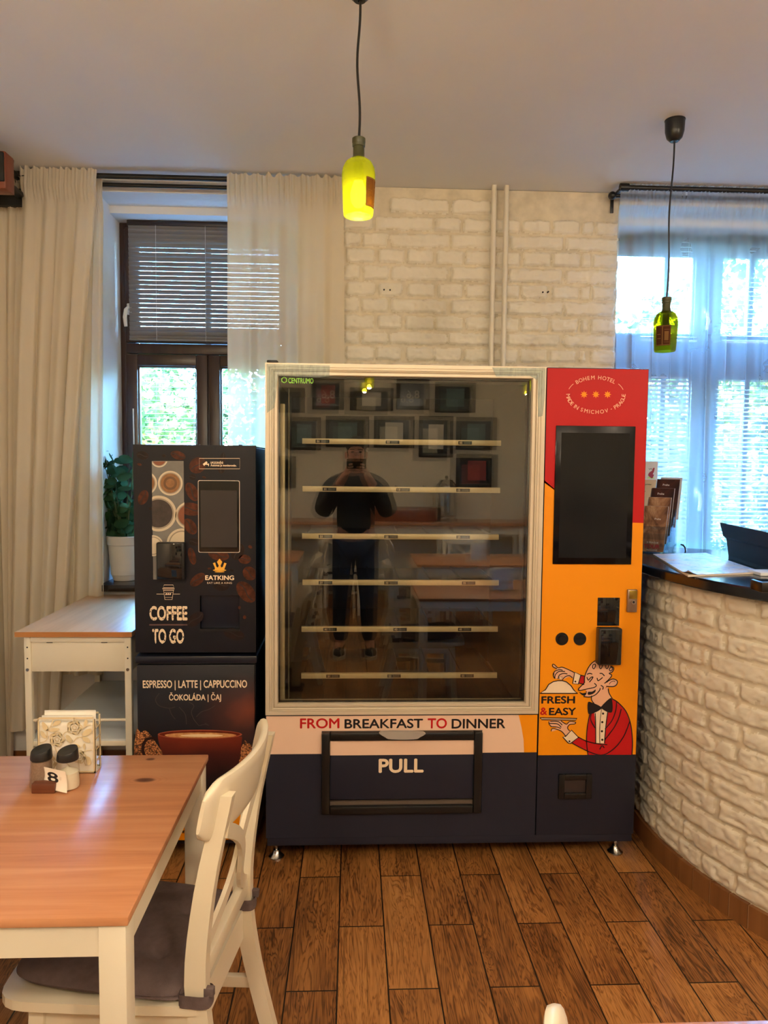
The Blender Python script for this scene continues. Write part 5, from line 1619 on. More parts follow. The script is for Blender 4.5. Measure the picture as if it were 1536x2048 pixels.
m_clear = M_glass('shaker_glass', (.93, .93, .92), .05)
m_lidb = M('shaker_lid_black', (22, 22, 24), .38)
def shaker(name, lab, px, py, fill_mat, fill, cat):
    p = atZ(px, py, TT); r = .0295
    root = thing(name, lab, cat, (p.x, p.y, TT))
    H = .078
    MB().lathe([(r * .96, 0), (r, .004), (r * 1.0, .03), (r * .86, H), (r * .80, H)], (p.x, p.y, TT), 32).build('jar', m_clear, root)
    mb = MB(); mb.lathe([(0, .002), (r * .90, .002), (r * .94, .008), (r * (.94 - .12 * fill), H * fill - .006), (0, H * fill + (.008 if fill < .9 else 0))], (p.x, p.y, TT), 28)
    mb.build('contents', fill_mat, root)
    mb = MB(); n = 32; vs = []
    for (rr, zz, sl) in ((.90, H - .004, 0), (.92, H, 0), (.86, H + .018, .007), (.82, H + .021, .008), (0.0, H + .020, .008)):
        for i in range(n):
            a = 2 * PI * i / n
            vs.append((p.x + rr * r * math.cos(a), p.y + rr * r * math.sin(a), TT + zz + sl * (rr * (.55 * math.cos(a) + .75 * math.sin(a)))))
    mb.add(vs, [(k * n + i, k * n + (i + 1) % n, (k + 1) * n + (i + 1) % n, (k + 1) * n + i) for k in range(4) for i in range(n)], 0, True)
    mb.build('lid', m_lidb, root)
shaker('pepper_shaker', 'glass pepper shaker with brown pepper and black slanted lid', 84, 1572, M('ground_pepper', (146, 122, 104), .9, var=.15, vs=200), .98, 'pepper shaker')
shaker('salt_shaker', 'glass salt shaker with white salt and black slanted lid', 136.5, 1574, M('table_salt', (244, 234, 208), .85, var=.02), .62, 'salt shaker')

ns = thing('table_number_stand', 'white card with the number 8 in a small dark wooden block', 'table number', (-.77, 1.865, TT))
a = atZ(72, 1578, TT); b = atZ(107, 1590, TT)
blk = MB(); blk.box(a.x, b.x, 1.842, 1.872, TT, TT + .026, .003)
blk.build('wooden_block', M_wood('walnut_block', (70, 34, 20), (98, 52, 30), (116, 66, 40), 'x', .4), ns)
A_ = Vector((a.x - .002, 1.868, TT + .010)); B_ = Vector((b.x + .032, 1.838, TT + .003))
dn = Vector((-(B_ - A_).y, (B_ - A_).x, 0)).normalized()
def cardf(u, v, off=0.0):
    p = A_.lerp(B_, u); bow = .004 * math.sin(PI * v) * 1.0
    return Vector((p.x - .007 * v + .000 * u, p.y + .010 * v, p.z + .052 * v)) + dn * (bow + off)
mb = MB(); mb.grid(lambda u, v: cardf(u, v), 12, 12); mb.grid(lambda u, v: cardf(u, v, .0008), 12, 12, flip=True)
mb.build('number_card', M('card_paper', (250, 240, 224), .7), ns, sharp=0)
V, Fc = glyphs('8', .02); mnx = min(v[0] for v in V); mxx = max(v[0] for v in V); mny = min(v[1] for v in V); mxy = max(v[1] for v in V)
mb = MB(); mb.add([cardf(.40 + .34 * (v[0] - mnx) / (mxx - mnx), .32 + .50 * (v[1] - mny) / (mxy - mny), -.0006 - v[2]) for v in V], Fc)
mb.build('number_print', m_ink, ns)

# ------------------------------------------------------------------ bookshelf speaker in the corner
sp0 = thing('speaker', 'brown wooden loudspeaker with black front near the ceiling in the left corner', 'speaker', (-1.66, 3.42, 2.78))
m_cherry = M_wood('cherry_veneer', (104, 48, 26), (132, 66, 38), (146, 80, 48), 'z', .4)
a = atY(10.5, 376, 3.32); zt_ = atY(8, 300, 3.32).z
sx1 = a.x; sx0 = sx1 - .155; sz0 = a.z
mb = MB(); mb.box(sx0, sx1, 3.325, 3.412, sz0, min(zt_, CZ - .01), .006)
mb.build('cabinet', m_cherry, sp0)
MB().box(sx0 + .012, sx1 - .003, 3.312, 3.326, sz0 + .028, min(zt_, CZ - .01) - .008, .004).build('baffle', M('baffle_black', (24, 24, 26), .6), sp0)
MB().lathe([(0, .006), (.012, .004), (.035, .016), (.043, .0), (.046, .004)], (0, 0, 0), 28, M=Matrix.Translation((sx0 + .06, 3.312, sz0 + .085)) @ Matrix.Rotation(PI / 2, 4, 'X')).build('woofer', M('cone_grey', (190, 186, 180), .5), sp0)
MB().lathe([(0, .006), (.010, .004), (.018, .0)], (0, 0, 0), 20, M=Matrix.Translation((sx0 + .06, 3.312, sz0 + .15)) @ Matrix.Rotation(PI / 2, 4, 'X')).build('tweeter', M('dome_black', (30, 30, 32), .4), sp0)
mb = MB(); mb.box(sx0 + .06, sx0 + .10, 3.405, 3.72, sz0 + .07, sz0 + .09, .003); mb.box(XL, sx0 + .10, 3.66, 3.74, sz0 + .04, sz0 + .12, .003); mb.build('wall_bracket', m_black, sp0)
mb = MB(); mb.tube([atY(23, 318, 3.41), atY(27, 321, 3.50), atY(25, 338, 3.55), atY(40, 352, 3.6), atY(56, 350, 3.62), atY(62, 336, 3.63)], .0025, 6); mb.build('cable', m_black, sp0)
# ------------------------------------------------------------------ curved bar counter in painted brick
CC = Vector((2.535, 2.92)); CR = 1.30
TH0, TH1 = math.radians(152), math.radians(262)
bc = thing('bar_counter', 'curved white-painted brick bar counter with black countertop', 'counter', (1.7, 2.3, 0))
def cpt(r, th): return (CC.x + r * math.cos(th), CC.y + r * math.sin(th))
rs_ = random.Random(17)
Ltot = CR * (TH1 - TH0); rows = []; z = .088
k = 0
while z < 1.13:
    h = .0755 + rs_.uniform(-.003, .003); s = -rs_.uniform(0, .2); br = []
    while s < Ltot:
        w = rs_.choice((.285, .29, .275, .28, .135, .14)) if k % 3 else rs_.choice((.14, .135, .28, .29, .145))
        br.append((s, s + w)); s += w + .012
    rows.append((z + .004, min(z + h - .006, 1.138), br)); z += h; k += 1
ss = np.concatenate([np.arange(0, Ltot * .62, .006), np.arange(Ltot * .62, Ltot, .02)]); zz_ = np.arange(.08, 1.142, .006)
S, Z = np.meshgrid(ss, zz_)
H = brick_relief(S, Z, rows, 41, depth=.010, rough=1.35)
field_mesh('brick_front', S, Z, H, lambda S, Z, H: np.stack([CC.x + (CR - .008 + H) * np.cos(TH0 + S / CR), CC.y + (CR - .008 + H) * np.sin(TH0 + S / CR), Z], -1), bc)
def ringmesh(r0, r1, z0, z1, a0, a1, n, mb=None, bev=0):
    mb = mb or MB(); vs = []
    for i in range(n + 1):
        th = a0 + (a1 - a0) * i / n
        for r, zz in ((r0, z0), (r1, z0), (r1, z1), (r0, z1)): vs.append((*cpt(r, th), zz))
    fs = [(4 * i + j, 4 * i + (j + 1) % 4, 4 * i + 4 + (j + 1) % 4, 4 * i + 4 + j) for i in range(n) for j in range(4)]
    fs += [(0, 1, 2, 3), (4 * n + 3, 4 * n + 2, 4 * n + 1, 4 * n)]
    mb.add(vs, fs, 0, True); return mb
ringmesh(1.18, CR - .012, 0, 1.138, TH0, TH1, 60).build('core', m_plaster, bc)
CT0, CT1 = 1.142, 1.181
m_ctop = M('black_countertop', (20, 21, 25), .16, var=.2, vs=30, spec=.6)
mb = MB(); n = 90; vs = []
prof = [(.80, CT0), (1.352, CT0), (1.356, CT0 + .004), (1.356, CT1 - .006), (1.351, CT1), (.80, CT1)]
for i in range(n + 1):
    th = TH0 - .05 + (TH1 - TH0 + .05) * i / n
    for r, zz in prof: vs.append((*cpt(r, th), zz))
m_ = len(prof)
fs = [(m_ * i + j, m_ * i + (j + 1) % m_, m_ * i + m_ + (j + 1) % m_, m_ * i + m_ + j) for i in range(n) for j in range(m_)] + [tuple(range(m_)), tuple(range(m_ * n + m_ - 1, m_ * n - 1, -1))]
mb.add(vs, fs, 0, True); mb.build('countertop', m_ctop, bc, sharp=25)
# skirting of short tile pieces
m_kick = M_wood('skirting_tile_brown', (98, 60, 32), (128, 84, 48), (150, 102, 60), 'z', .36, .6)
m_grt = M('tile_grout_pale', (176, 140, 104), .8)
ringmesh(CR - .02, CR + .004, 0, .082, TH0, TH1, 70).build('skirting_grout', m_grt, bc)
mb = MB(); th = TH0
marks = [math.atan2(p.y - CC.y, p.x - CC.x) % (2 * PI) for p in (atZ(x, y, 0.04) for x, y in ((1268, 1640), (1354.5, 1740), (1379, 1762), (1413.5, 1787), (1456, 1812), (1503, 1832)))]
edges = [TH0] + marks
while edges[-1] + .098 < TH1: edges.append(edges[-1] + .098)
for a, b in zip(edges[:-1], edges[1:]):
    if b - a > .02: ringmesh(CR - .018, CR + .008, 0, .085, a + .0022, b - .0022, 6, mb)
mb.build('skirting', m_kick, bc)

# ------------------------------------------------------------------ things on the counter
KT = CT1 + .0005
def mapmat():
    t = NT('city_map_print'); v = t.coord('Object')
    n1 = t.noise(v, 7, 5, .6, 1.0); vo = t.n('ShaderNodeTexVoronoi', feature='DISTANCE_TO_EDGE'); t.L(v, vo.inputs['Vector']); vo.inputs['Scale'].default_value = 26
    c = t.ramp(n1, [(.34, lin((120, 168, 224))), (.44, lin((214, 226, 240))), (.58, lin((240, 232, 226))), (.68, lin((232, 170, 150))), (.74, lin((220, 214, 224)))])
    ln = t.ramp(vo.outputs['Distance'], [(.02, (1, 1, 1)), (.05, (0, 0, 0))])
    c = t.mix(t.math('MULTIPLY', ln, .35), c, lin((150, 150, 170)))
    return t.done(t.bsdf(c, .35).outputs[0])
mp = thing('city_map_pad', 'pad of printed city maps lying on the black countertop', 'map', (1.42, 2.95, KT))
q = [atZ(x, y, KT) for x, y in ((1288, 1112), (1440, 1112), (1524, 1147), (1376, 1154))]
P4 = [(p.x, p.y) for p in q]
P4[0] = (1.335, 3.17); P4[1] = (1.60, 3.22)
MB().prismXY(P4, KT, KT + .006).build('sheets', M('paper_edges', (226, 216, 200), .8), mp)
mb = MB()
def mf(u, v):
    a = Vector(P4[0]).lerp(Vector(P4[1]), u); b = Vector(P4[3]).lerp(Vector(P4[2]), u); p = a.lerp(b, v)
    d = math.hypot(u, 1 - v)
    return (p.x, p.y, KT + .0068 + .018 * max(0, 1 - d / .16) ** 2)
mb.grid(mf, 30, 30); mb.build('top_sheet', mapmat(), mp, sharp=0)

# brochure rack: stepped clear holder with booklets
m_acr = M_glass('clear_acrylic', (.92, .96, .98), .10)
W_ = Vector((.80, -.60, 0)).normalized(); N_ = Vector((-.60, -.80, 0)).normalized()   # along the rack, towards the viewer
R0 = atZ(1317, 1107, KT); 
rk = thing('brochure_rack', 'stepped clear acrylic brochure rack on the countertop by the red panel', 'brochure rack', (R0.x, R0.y, KT))
STEP_B, STEP_U = .030, .036
def rp(w, b, u): return R0 + W_ * w - N_ * b + Vector((0, 0, u))
mb = MB()
def slab(mb, w0, w1, b0, b1, u0, u1, mi=0, lean=0.0):
    vs = []
    for u in (u0, u1):
        for (w, b) in ((w0, b0), (w1, b0), (w1, b1), (w0, b1)): vs.append(rp(w, b + lean * (u - u0), u))
    mb.add(vs, [(0, 3, 2, 1), (4, 5, 6, 7), (0, 1, 5, 4), (1, 2, 6, 5), (2, 3, 7, 6), (3, 0, 4, 7)], mi)
for k in range(5):
    b = k * STEP_B; u = k * STEP_U
    slab(mb, -.22, .045, b - .016, b - .013, .0 + u * .9, u + .055)          # front lip
    slab(mb, -.22, .045, b + .016, b + .019, 0, u + .12, lean=.12)
    slab(mb, .042, .045, b - .016, b + .020, 0, u + .055)                     # side
slab(mb, -.22, .045, -.016, 5 * STEP_B, 0, .003)
mb.build('holder', m_acr, rk)
def photo_mat(nm, a, b, c):
    t = NT(nm); nz = t.noise(t.coord('Object', (14, 14, 9)), 1.0, 4, .6, .6)
    return t.done(t.bsdf(t.ramp(nz, [(.35, lin(a)), (.5, lin(b)), (.65, lin(c))]), .3).outputs[0])
m_broc = photo_mat('brochure_sepia', (86, 54, 40), (164, 118, 84), (222, 182, 144))
m_brdk = photo_mat('brochure_dark', (40, 24, 22), (66, 38, 32), (96, 52, 38))
m_brcr = M('brochure_cream', (232, 212, 184), .4); m_pages = M('brochure_pages', (190, 190, 196), .7); m_bred = M('brochure_red', (176, 30, 50), .35); m_brblack = M('brochure_black', (26, 20, 22), .35)
LEAN = .33
def booklet(lab, w0, w1, k, top_extra, cover, thick, words=(), wordm=None, blocks=()):
    b = k * STEP_B; u0 = k * STEP_U + .006; h_ = .205 + top_extra
    c0 = rp((w0 + w1) / 2, b, u0)
    root = thing('brochure', lab, 'brochure', tuple(c0), 0, 'brochures in the rack')
    mb = MB(); slab(mb, w0, w1, b, b + thick, u0, u0 + h_, lean=LEAN); mb.build('pages', m_pages, root)
    mb = MB(); slab(mb, w0, w1, b - .0012, b - .0002, u0, u0 + h_, lean=LEAN); mb.build('cover', cover, root)
    X = W_; Yd = (Vector((0, 0, 1)) - N_ * LEAN).normalized(); Zd = X.cross(Yd)
    for (s, fw, fu, size, mat_, bold) in words:
        p = rp(w0 + (w1 - w0) * fw, b + LEAN * h_ * fu - .0020, u0 + h_ * fu)
        M4 = Matrix(((X.x, Yd.x, Zd.x, p.x), (X.y, Yd.y, Zd.y, p.y), (X.z, Yd.z, Zd.z, p.z), (0, 0, 0, 1)))
        mb = MB(); letter_at(mb, s, M4, size, bold); mb.build('lettering', mat_, root)
    for (fw0, fw1, fu0, fu1, mat_) in blocks:
        mb = MB(); ua, ub = h_ * fu0, h_ * fu1
        wa, wb = w0 + (w1 - w0) * fw0, w0 + (w1 - w0) * fw1
        vs = [rp(wa, b + LEAN * ua - .0016, u0 + ua), rp(wb, b + LEAN * ua - .0016, u0 + ua), rp(wb, b + LEAN * ub - .0016, u0 + ub), rp(wa, b + LEAN * ub - .0016, u0 + ub)]
        mb.add(vs, [(0, 1, 2, 3)]); mb.build('printed_block', mat_, root)
    return root
wht = M('print_white', (240, 236, 230), .4)
booklet('front brochure with a sepia town photo and red TOUR lettering', -.085, .020, 0, 0, m_broc, .010, (('E PRAGUE', .52, .20, .008, wht, 0), ('TOUR', .50, .115, .019, m_bred, .03), ('INCLUSIVE', .52, .035, .007, wht, 0), ('Praha', .62, .72, .009, wht, .01)), ((0, 1, 0, .24, m_brblack), (.02, .55, .30, .44, M('brochure_mustard', (150, 130, 50), .4)), (.62, .78, .93, 1.0, m_bred)))
booklet('second brochure from the front with a sepia cover and red corner mark', -.075, .024, 1, .004, m_broc, .012, (), ((.70, .86, .93, 1.0, m_bred),))
booklet('third brochure from the front, dark red cover reading Praha', -.070, .030, 2, .010, m_brdk, .012, (('Praha', .42, .88, .010, wht, .02),), ((.74, 1, .78, 1.0, m_bred), (0, .7, .76, .80, M('brochure_orange', (190, 90, 40), .4))))
booklet('rearmost dark red brochure reading Praha, at the right end of the rack', -.056, .046, 3, .016, m_brdk, .012, (('Praha', .42, .88, .010, wht, .02),), ((.74, 1, .78, 1.0, m_bred), (0, .7, .76, .80, M('brochure_orange', (190, 90, 40), .4))))
booklet('grey-backed brochure at the back right of the rack', -.045, .050, 4, -.012, m_pages, .014)
booklet('cream brochure reading visites guidees privees', -.175, -.060, 3, .012, m_brcr, .010, (('visites', .42, .955, .008, m_ink, .01), ('guidées privées', .56, .895, .009, m_ink, .01)))
booklet('cream brochure reading visitas guiadas, left of the dark brochures', -.185, -.074, 2, .008, m_brcr, .010, (('visitas guiadas', .56, .93, .008, m_ink, .01), ('privadas', .50, .875, .008, m_ink, .01)))
booklet('cream brochure half hidden by the vending machine', -.190, -.078, 1, .002, m_brcr, .010)
# white leaflet standing behind the rack with a purple-red figure
a = atY(1316, 923, 3.50); b = atY(1286, 985, 3.50)
lfl = thing('leaflet', 'white leaflet with a purple-red figure standing behind the brochures', 'leaflet', (b.x, 3.50, b.z - .30))
MB().box(b.x - .05, a.x, 3.50, 3.503, KT, a.z).build('sheet', M('leaflet_white', (214, 216, 222), .6), lfl)
mb = MB(); f7 = lambda x, y: (1270 + x / 5.774, 920 + y / 5.774)
flat(mb, [f7(*p) for p in spline([(152, 175), (165, 145), (200, 120), (205, 98), (226, 92), (218, 135), (205, 165), (218, 170), (200, 210), (175, 200)], True, 4)], 3.50, .0006)
stroke(mb, [f7(*p) for p in spline([(200, 118), (185, 98), (170, 108), (158, 98)], False, 4)], 3.50, .0008, .002, 1)
flat(mb, [f7(*p) for p in spline([(135, 215), (160, 190), (205, 195), (230, 215)], False, 4)] , 3.50, .0004, mi=2)
mb.build('printed_figure', [M('print_magenta', (150, 24, 66), .5), m_ink, M('print_lime', (190, 220, 130), .5)], lfl)

# laptop seen from behind its lid
la, lb = Vector((1.628, 3.075)), Vector((1.588, 2.715))
lp = thing('laptop', 'black laptop standing open on the counter, back of its lid showing', 'laptop', (1.65, 2.9, KT))
dx_ = (lb - la).normalized(); nx_ = Vector((-dx_.y, dx_.x)) 
if nx_.x < 0: nx_ = -nx_
m_lap = M('laptop_black', (16, 16, 19), .6, spec=.25, var=.08)
def lpt(s, n_, z): p = la + dx_ * s + nx_ * n_; return (p.x, p.y, z)
Ll = .47
mb = MB(); 
tz_ = KT + .012; topz = atY(1440, 1046, 3.06).z
prof = [(.0, tz_), (-.012, tz_ + (topz - tz_) * .52), (-.026, tz_ + (topz - tz_) * .60), (-.042, topz)]
vs = []
for s in (0, Ll):
    for n_, z_ in prof: vs.append(lpt(s, n_, z_))
    for n_, z_ in prof[::-1]: vs.append(lpt(s, n_ + .009, z_))
k = 8
mb.add(vs, [tuple(range(k - 1, -1, -1)), tuple(range(k, 2 * k))] + [(i, (i + 1) % k, k + (i + 1) % k, k + i) for i in range(k)])
mb.build('lid', m_lap, lp)
mb = MB(); mb.add([lpt(.012, .0092, tz_ + .012), lpt(Ll - .012, .0092, tz_ + .012), lpt(Ll - .012, -.030, topz - .01), lpt(.012, -.030, topz - .01)], [(0, 1, 2, 3)]); mb.build('screen', m_blackgl, lp)
mb = MB(); vs = [lpt(s, n_, z_) for z_ in (KT, KT + .014) for s, n_ in ((0, .0), (Ll, .0), (Ll, .24), (0, .24))]
mb.add(vs, [(0, 3, 2, 1), (4, 5, 6, 7), (0, 1, 5, 4), (1, 2, 6, 5), (2, 3, 7, 6), (3, 0, 4, 7)]); mb.build('keyboard_base', m_lap, lp)
a = atZ(1523, 1186, KT)
te = thing('card_terminal', 'small black card terminal at the right edge of the countertop', 'card terminal', (a.x + .05, a.y + .05, KT))
MB().box(a.x, a.x + .10, a.y, a.y + .07, KT, KT + .034, .005).build('body', m_blackpl, te)
MB().box(a.x + .008, a.x + .05, a.y + .01, a.y + .06, KT + .0335, KT + .035).build('display', m_blackgl, te)
a = atZ(1521, 1152, KT)
o = MB().box(a.x, a.x + .12, a.y + .0, a.y + .09, KT, KT + .012, .002).build('note_block', M('note_paper', (226, 232, 240), .7)); tag(o, 'white note block beside the city map pad', 'note block')
o = MB().tube([atY(1362, 1089, 3.38), atY(1366, 1090, 3.37), atY(1370, 1095, 3.36), atY(1371.5, 1103, 3.35)] , .004, 8).build('cable', m_black); tag(o, 'short black cable loop behind the brochure rack', 'cable')

# plants on the right sill
hp_ = thing('herb_planter', 'thin-leaved green plants in a trough on the right window sill', 'plant', (1.98, 3.86, SILL))
MB().box(1.72, 2.25, 3.80, 3.92, SILL, SILL + .11, .01).build('trough', M('trough_grey', (150, 150, 150), .6), hp_)
mb = MB(); rs_ = random.Random(5)
for k in range(420):
    p = (rs_.uniform(1.72, 2.25), rs_.uniform(3.8, 3.92), SILL + rs_.uniform(.09, .19)); a = rs_.uniform(0, 6.28)
    leaf(mb, p, (math.cos(a), math.sin(a), rs_.uniform(.1, 1.2)), (0, 0, 1), rs_.uniform(.05, .09), rs_.uniform(.004, .007))
mb.build('foliage', leaf_material('herb_leaf', (60, 120, 66), (98, 158, 84), (140, 190, 110)), hp_, sharp=0)

# ------------------------------------------------------------------ bottle lamps
def bottle_glass():
    t = NT('green_bottle_glass')
    c = (.42, .48, .02, 1)
    tl = t.n('ShaderNodeBsdfTranslucent'); tl.inputs[0].default_value = c
    tr = t.n('ShaderNodeBsdfTransparent'); tr.inputs[0].default_value = (.88, .81, .14, 1)
    gl_ = t.n('ShaderNodeBsdfGlossy'); gl_.inputs['Roughness'].default_value = .25
    df_ = t.n('ShaderNodeBsdfDiffuse'); df_.inputs[0].default_value = (.06, .10, .01, 1)
    m1 = t.n('ShaderNodeMixShader'); m1.inputs[0].default_value = .74; t.L(tl.outputs[0], m1.inputs[1]); t.L(tr.outputs[0], m1.inputs[2])
    m2 = t.n('ShaderNodeMixShader'); m2.inputs[0].default_value = .18; t.L(m1.outputs[0], m2.inputs[1]); t.L(df_.outputs[0], m2.inputs[2])
    fr = t.n('ShaderNodeLayerWeight'); fr.inputs[0].default_value = .2
    m3 = t.n('ShaderNodeMixShader'); t.L(t.math('MULTIPLY', fr.outputs['Facing'], .25), m3.inputs[0]); t.L(m2.outputs[0], m3.inputs[1]); t.L(gl_.outputs[0], m3.inputs[2])
    return t.done(m3.outputs[0])
m_bottle = bottle_glass()
m_neck = M('bottle_neck_dark', (58, 60, 30), .35)
def bulb_on():
    t = NT('bulb_glow'); e = t.n('ShaderNodeEmission'); e.inputs[0].default_value = (1.0, .80, .46, 1); e.inputs[1].default_value = 4.5
    tr = t.n('ShaderNodeBsdfTransparent'); a = t.n('ShaderNodeAddShader'); t.L(e.outputs[0], a.inputs[0]); t.L(tr.outputs[0], a.inputs[1])
    return t.done(a.outputs[0])
m_bulb_on = bulb_on()
m_bulb_off = M('bulb_off', (200, 196, 180), .2)
def paper_label(nm, col):
    t = NT(nm); d = t.n('ShaderNodeBsdfDiffuse'); d.inputs[0].default_value = lin(col); l = t.n('ShaderNodeBsdfTranslucent'); l.inputs[0].default_value = lin(col)
    m = t.n('ShaderNodeMixShader'); m.inputs[0].default_value = .4; t.L(d.outputs[0], m.inputs[1]); t.L(l.outputs[0], m.inputs[2]); return t.done(m.outputs[0])
m_lblA, m_lblB = paper_label('bottle_label_dark', (92, 58, 44)), paper_label('bottle_label_gold', (150, 112, 70))
def pendant(label, x, y, zb, lit, lab_ang, group, watts=None, tilt=0.0):
    r = thing('pendant_lamp', label, 'lamp', (x, y, zb), 0, group)
    B = [(.0405, 0), (.0425, .006), (.0475, .10), (.0478, .118), (.045, .135), (.037, .150), (.0235, .160)]
    mb = MB(); mb.lathe(B, (x, y, zb), 40); mb.lathe([(a - .003, z_) for a, z_ in B], (x, y, zb), 40); mb.lathe([(.0405, 0), (.0375, 0)], (x, y, zb), 40)
    mb.build('bottle_shade', m_bottle, r)
    MB().lathe([(.022, .158), (.0185, .163), (.0165, .168), (.0160, .192), (.0178, .194), (.0185, .200), (.0172, .2005), (.0190, .205), (.0190, .216), (.0165, .218), (.004, .217)], (x, y, zb), 28).build('bottle_neck', m_neck, r)
    rs = random.Random(int(abs(x) * 1000)); pts = []; n = 26
    for k in range(n + 1):
        t = k / n; amp = .006 * math.sin(PI * t)
        pts.append((x + amp * math.sin(7 * t + 1) + tilt * (t) * (CZ - zb), y, zb + .205 + (CZ - .05 - zb - .205) * t))
    MB().tube(pts, .0036, 8).build('cord', m_black, r)
    tx = pts[-1][0]
    MB().lathe([(.005, -.085), (.016, -.084), (.030, -.070), (.037, -.045), (.0385, -.004), (.040, -.002), (.040, 0)], (tx, y, CZ), 28).build('ceiling_rose', m_black, r)
    mb = MB(); mb.lathe([(.0, .020), (.012, .022), (.021, .035), (.024, .055), (.020, .075), (.013, .092), (.0125, .10)], (x, y, zb + .005), 22)
    mb.build('bulb', m_bulb_on if lit else m_bulb_off, r)
    MB().lathe([(.0135, .098), (.0135, .150), (0, .152)], (x, y, zb), 18).build('lamp_socket', m_black, r)
    # label wrapped on the glass
    mb = MB(); rl = .0012
    def lab(u, v, o=0.0):
        a = math.radians(lab_ang + (u - .5) * 76); zz = .018 + .080 * v
        rr = np.interp(zz, [.006, .10], [.0425, .0475]) + rl * .5 + o
        return (x + rr * math.cos(a), y + rr * math.sin(a), zb + zz)
    mb.grid(lambda u, v: lab(u, v), 14, 6)
    lo = mb.build('bottle_label', m_lblA, r)
    mb = MB()
    for (u0, u1, v0, v1) in ((0.02, .98, .95, .98), (0.02, .98, .02, .05), (.02, .05, .02, .98), (.95, .98, .02, .98), (.44, .50, .04, .96), (.60, .86, .25, .70), (.58, .9, .78, .80), (.58, .9, .16, .18), (.12, .36, .55, .58), (.12, .36, .35, .38)):
        mb.grid(lambda u, v: lab(u0 + (u1 - u0) * u, v0 + (v1 - v0) * v, .0006), 5, 3)
    mb.build('label_print', m_lblB, lo)
    if lit:
        ld = bpy.data.lights.new('bulb_light', 'POINT'); ld.energy = watts or LAMP_W; ld.color = (1.0, .80, .56); ld.shadow_soft_size = .022
        lo_ = bpy.data.objects.new('bulb_light', ld); COL.objects.link(lo_); lo_.parent = r; lo_.location = (0, 0, .012)
    return r
p1_ = atY(716.5, 433, 2.15); pendant('lit yellow-green bottle lamp hanging from a long black cord at the top centre', p1_.x, 2.15, p1_.z, True, -25, 'bottle pendant lamps')
p2_ = atY(1329.5, 703, 2.97); pendant('unlit dark green bottle lamp hanging before the right window', p2_.x, 2.97, p2_.z, False, -125, 'bottle pendant lamps', tilt=.010)
# ------------------------------------------------------------------ the rest of the room, mirrored in the glass
GYM = 2.80
def rat(px, py, Y):
    """place at depth Y whose mirror image in the glass shows at the pixel"""
    p = atY(px, py, 2 * GYM - Y); return Vector((p.x, Y, p.z))
tA = pine_table('pine-topped table at the bottom right corner, only its far edge showing', .425, 1.60, .285, 1.043)
chA = dup(ch8, (.50, .665, 0), 0, 'white chair at the bottom edge, only the rounded end of its top rail showing')
cuA = dup(cu8, chA.location, 0, 'taupe cushion on the chair at the bottom edge table')
lt = [('pine table behind the camera on the left', -1.61, -.46, -.10, .66), ('pine table farther behind the camera on the left', -1.61, -.46, -1.45, -.69), ('pine table behind the camera on the right', .55, 1.72, -1.25, -.49)]
for l_, a0, a1, b0, b1 in lt: pine_table(l_, a0, a1, b0, b1)
for l_, x_, y_, rz in (('white chair behind the camera, left front', -.50, .28, PI), ('white chair behind the camera, left rear', -.50, -1.07, PI), ('white chair behind the camera, right rear', .58, -.87, 0),
                       ('white chair on the far side of the rear right table', 1.15, -1.45, PI / 2), ('white chair behind the photographer near the sideboard', -.1, -2.2, -PI / 2)):
    dup(ch8, (x_, y_, 0), rz, l_); dup(cu8, (x_, y_, 0), rz, l_.replace('white chair', 'taupe cushion on the chair'))
# napkin stands on the right tables
m_nst = M('plain_holder_white', (226, 226, 222), .5)
for l_, x_, y_ in (('white napkin stand on the table at the bottom right corner', 1.02, .72), ('white napkin stand on the rear right table', 1.12, -.80)):
    r = thing('napkin_stand', l_, 'napkin holder', (x_, y_, TT)); MB().box(x_ - .07, x_ + .07, y_ - .02, y_ + .02, TT, TT + .15, .004).build('panel', m_nst, r)
    MB().box(x_ - .075, x_ + .075, y_ - .03, y_ + .03, TT, TT + .006, .002).build('base', m_wm, r)
# sideboard with worktop
sb = thing('sideboard', 'long white sideboard with a wooden worktop along the rear wall', 'sideboard', (.6, -3.1, 0))
MB().box(-1.70, 3.4, -3.38, -2.80, .865, .90, .004).build('worktop', m_pine, sb)
for x_ in (-1.65, -.75, .15, 1.05, 1.95, 2.85, 3.33): MB().box(x_, x_ + .05, -2.88, -2.83, 0, .865, .002).build('leg', m_whitem, sb)
MB().box(-1.65, 3.38, -2.87, -2.85, .76, .865, .002).build('apron', m_whitem, sb)
MB().box(-1.65, 3.38, -3.36, -2.9, .25, .28, .002).build('lower_shelf', m_whitem, sb)
m_chrome = M('chrome', (200, 200, 200), .15, 1.0)
def urn(x, l_, r_=.13, h_=.5):
    t = thing('coffee_urn', l_, 'urn', (x, -3.08, .90))
    MB().lathe([(0, 0), (r_ * 1.05, 0), (r_ * 1.05, .03), (r_ * .9, .05), (r_, .07), (r_, h_ * .8), (r_ * .92, h_ * .86), (r_ * .5, h_ * .98), (0, h_)], (x, -3.08, .90), 28).build('body', m_chrome, t)
    mb = MB(); mb.ball((x, -3.08, .90 + h_ + .02), .022); mb.cyl((x, -3.08 + r_, 1.0), (x, -3.08 + r_ + .06, 1.0), .012); mb.build('tap', m_blackpl, t)
urn(1.12, 'tall chrome coffee urn on the sideboard'); urn(-1.45, 'chrome kettle on the left of the sideboard', .09, .26)
urn(-1.2, 'second chrome kettle on the sideboard', .085, .28); urn(3.0, 'small chrome pot at the right end of the sideboard', .09, .34)
to_ = thing('toaster', 'white two-slot toaster on the sideboard', 'toaster', (2.25, -3.05, .90))
MB().box(2.13, 2.39, -3.14, -2.96, .905, 1.10, .03, 4).build('body', m_whitem, to_); MB().box(2.25, 2.27, -2.965, -2.95, .95, 1.06, .004).build('lever', m_blackpl, to_)
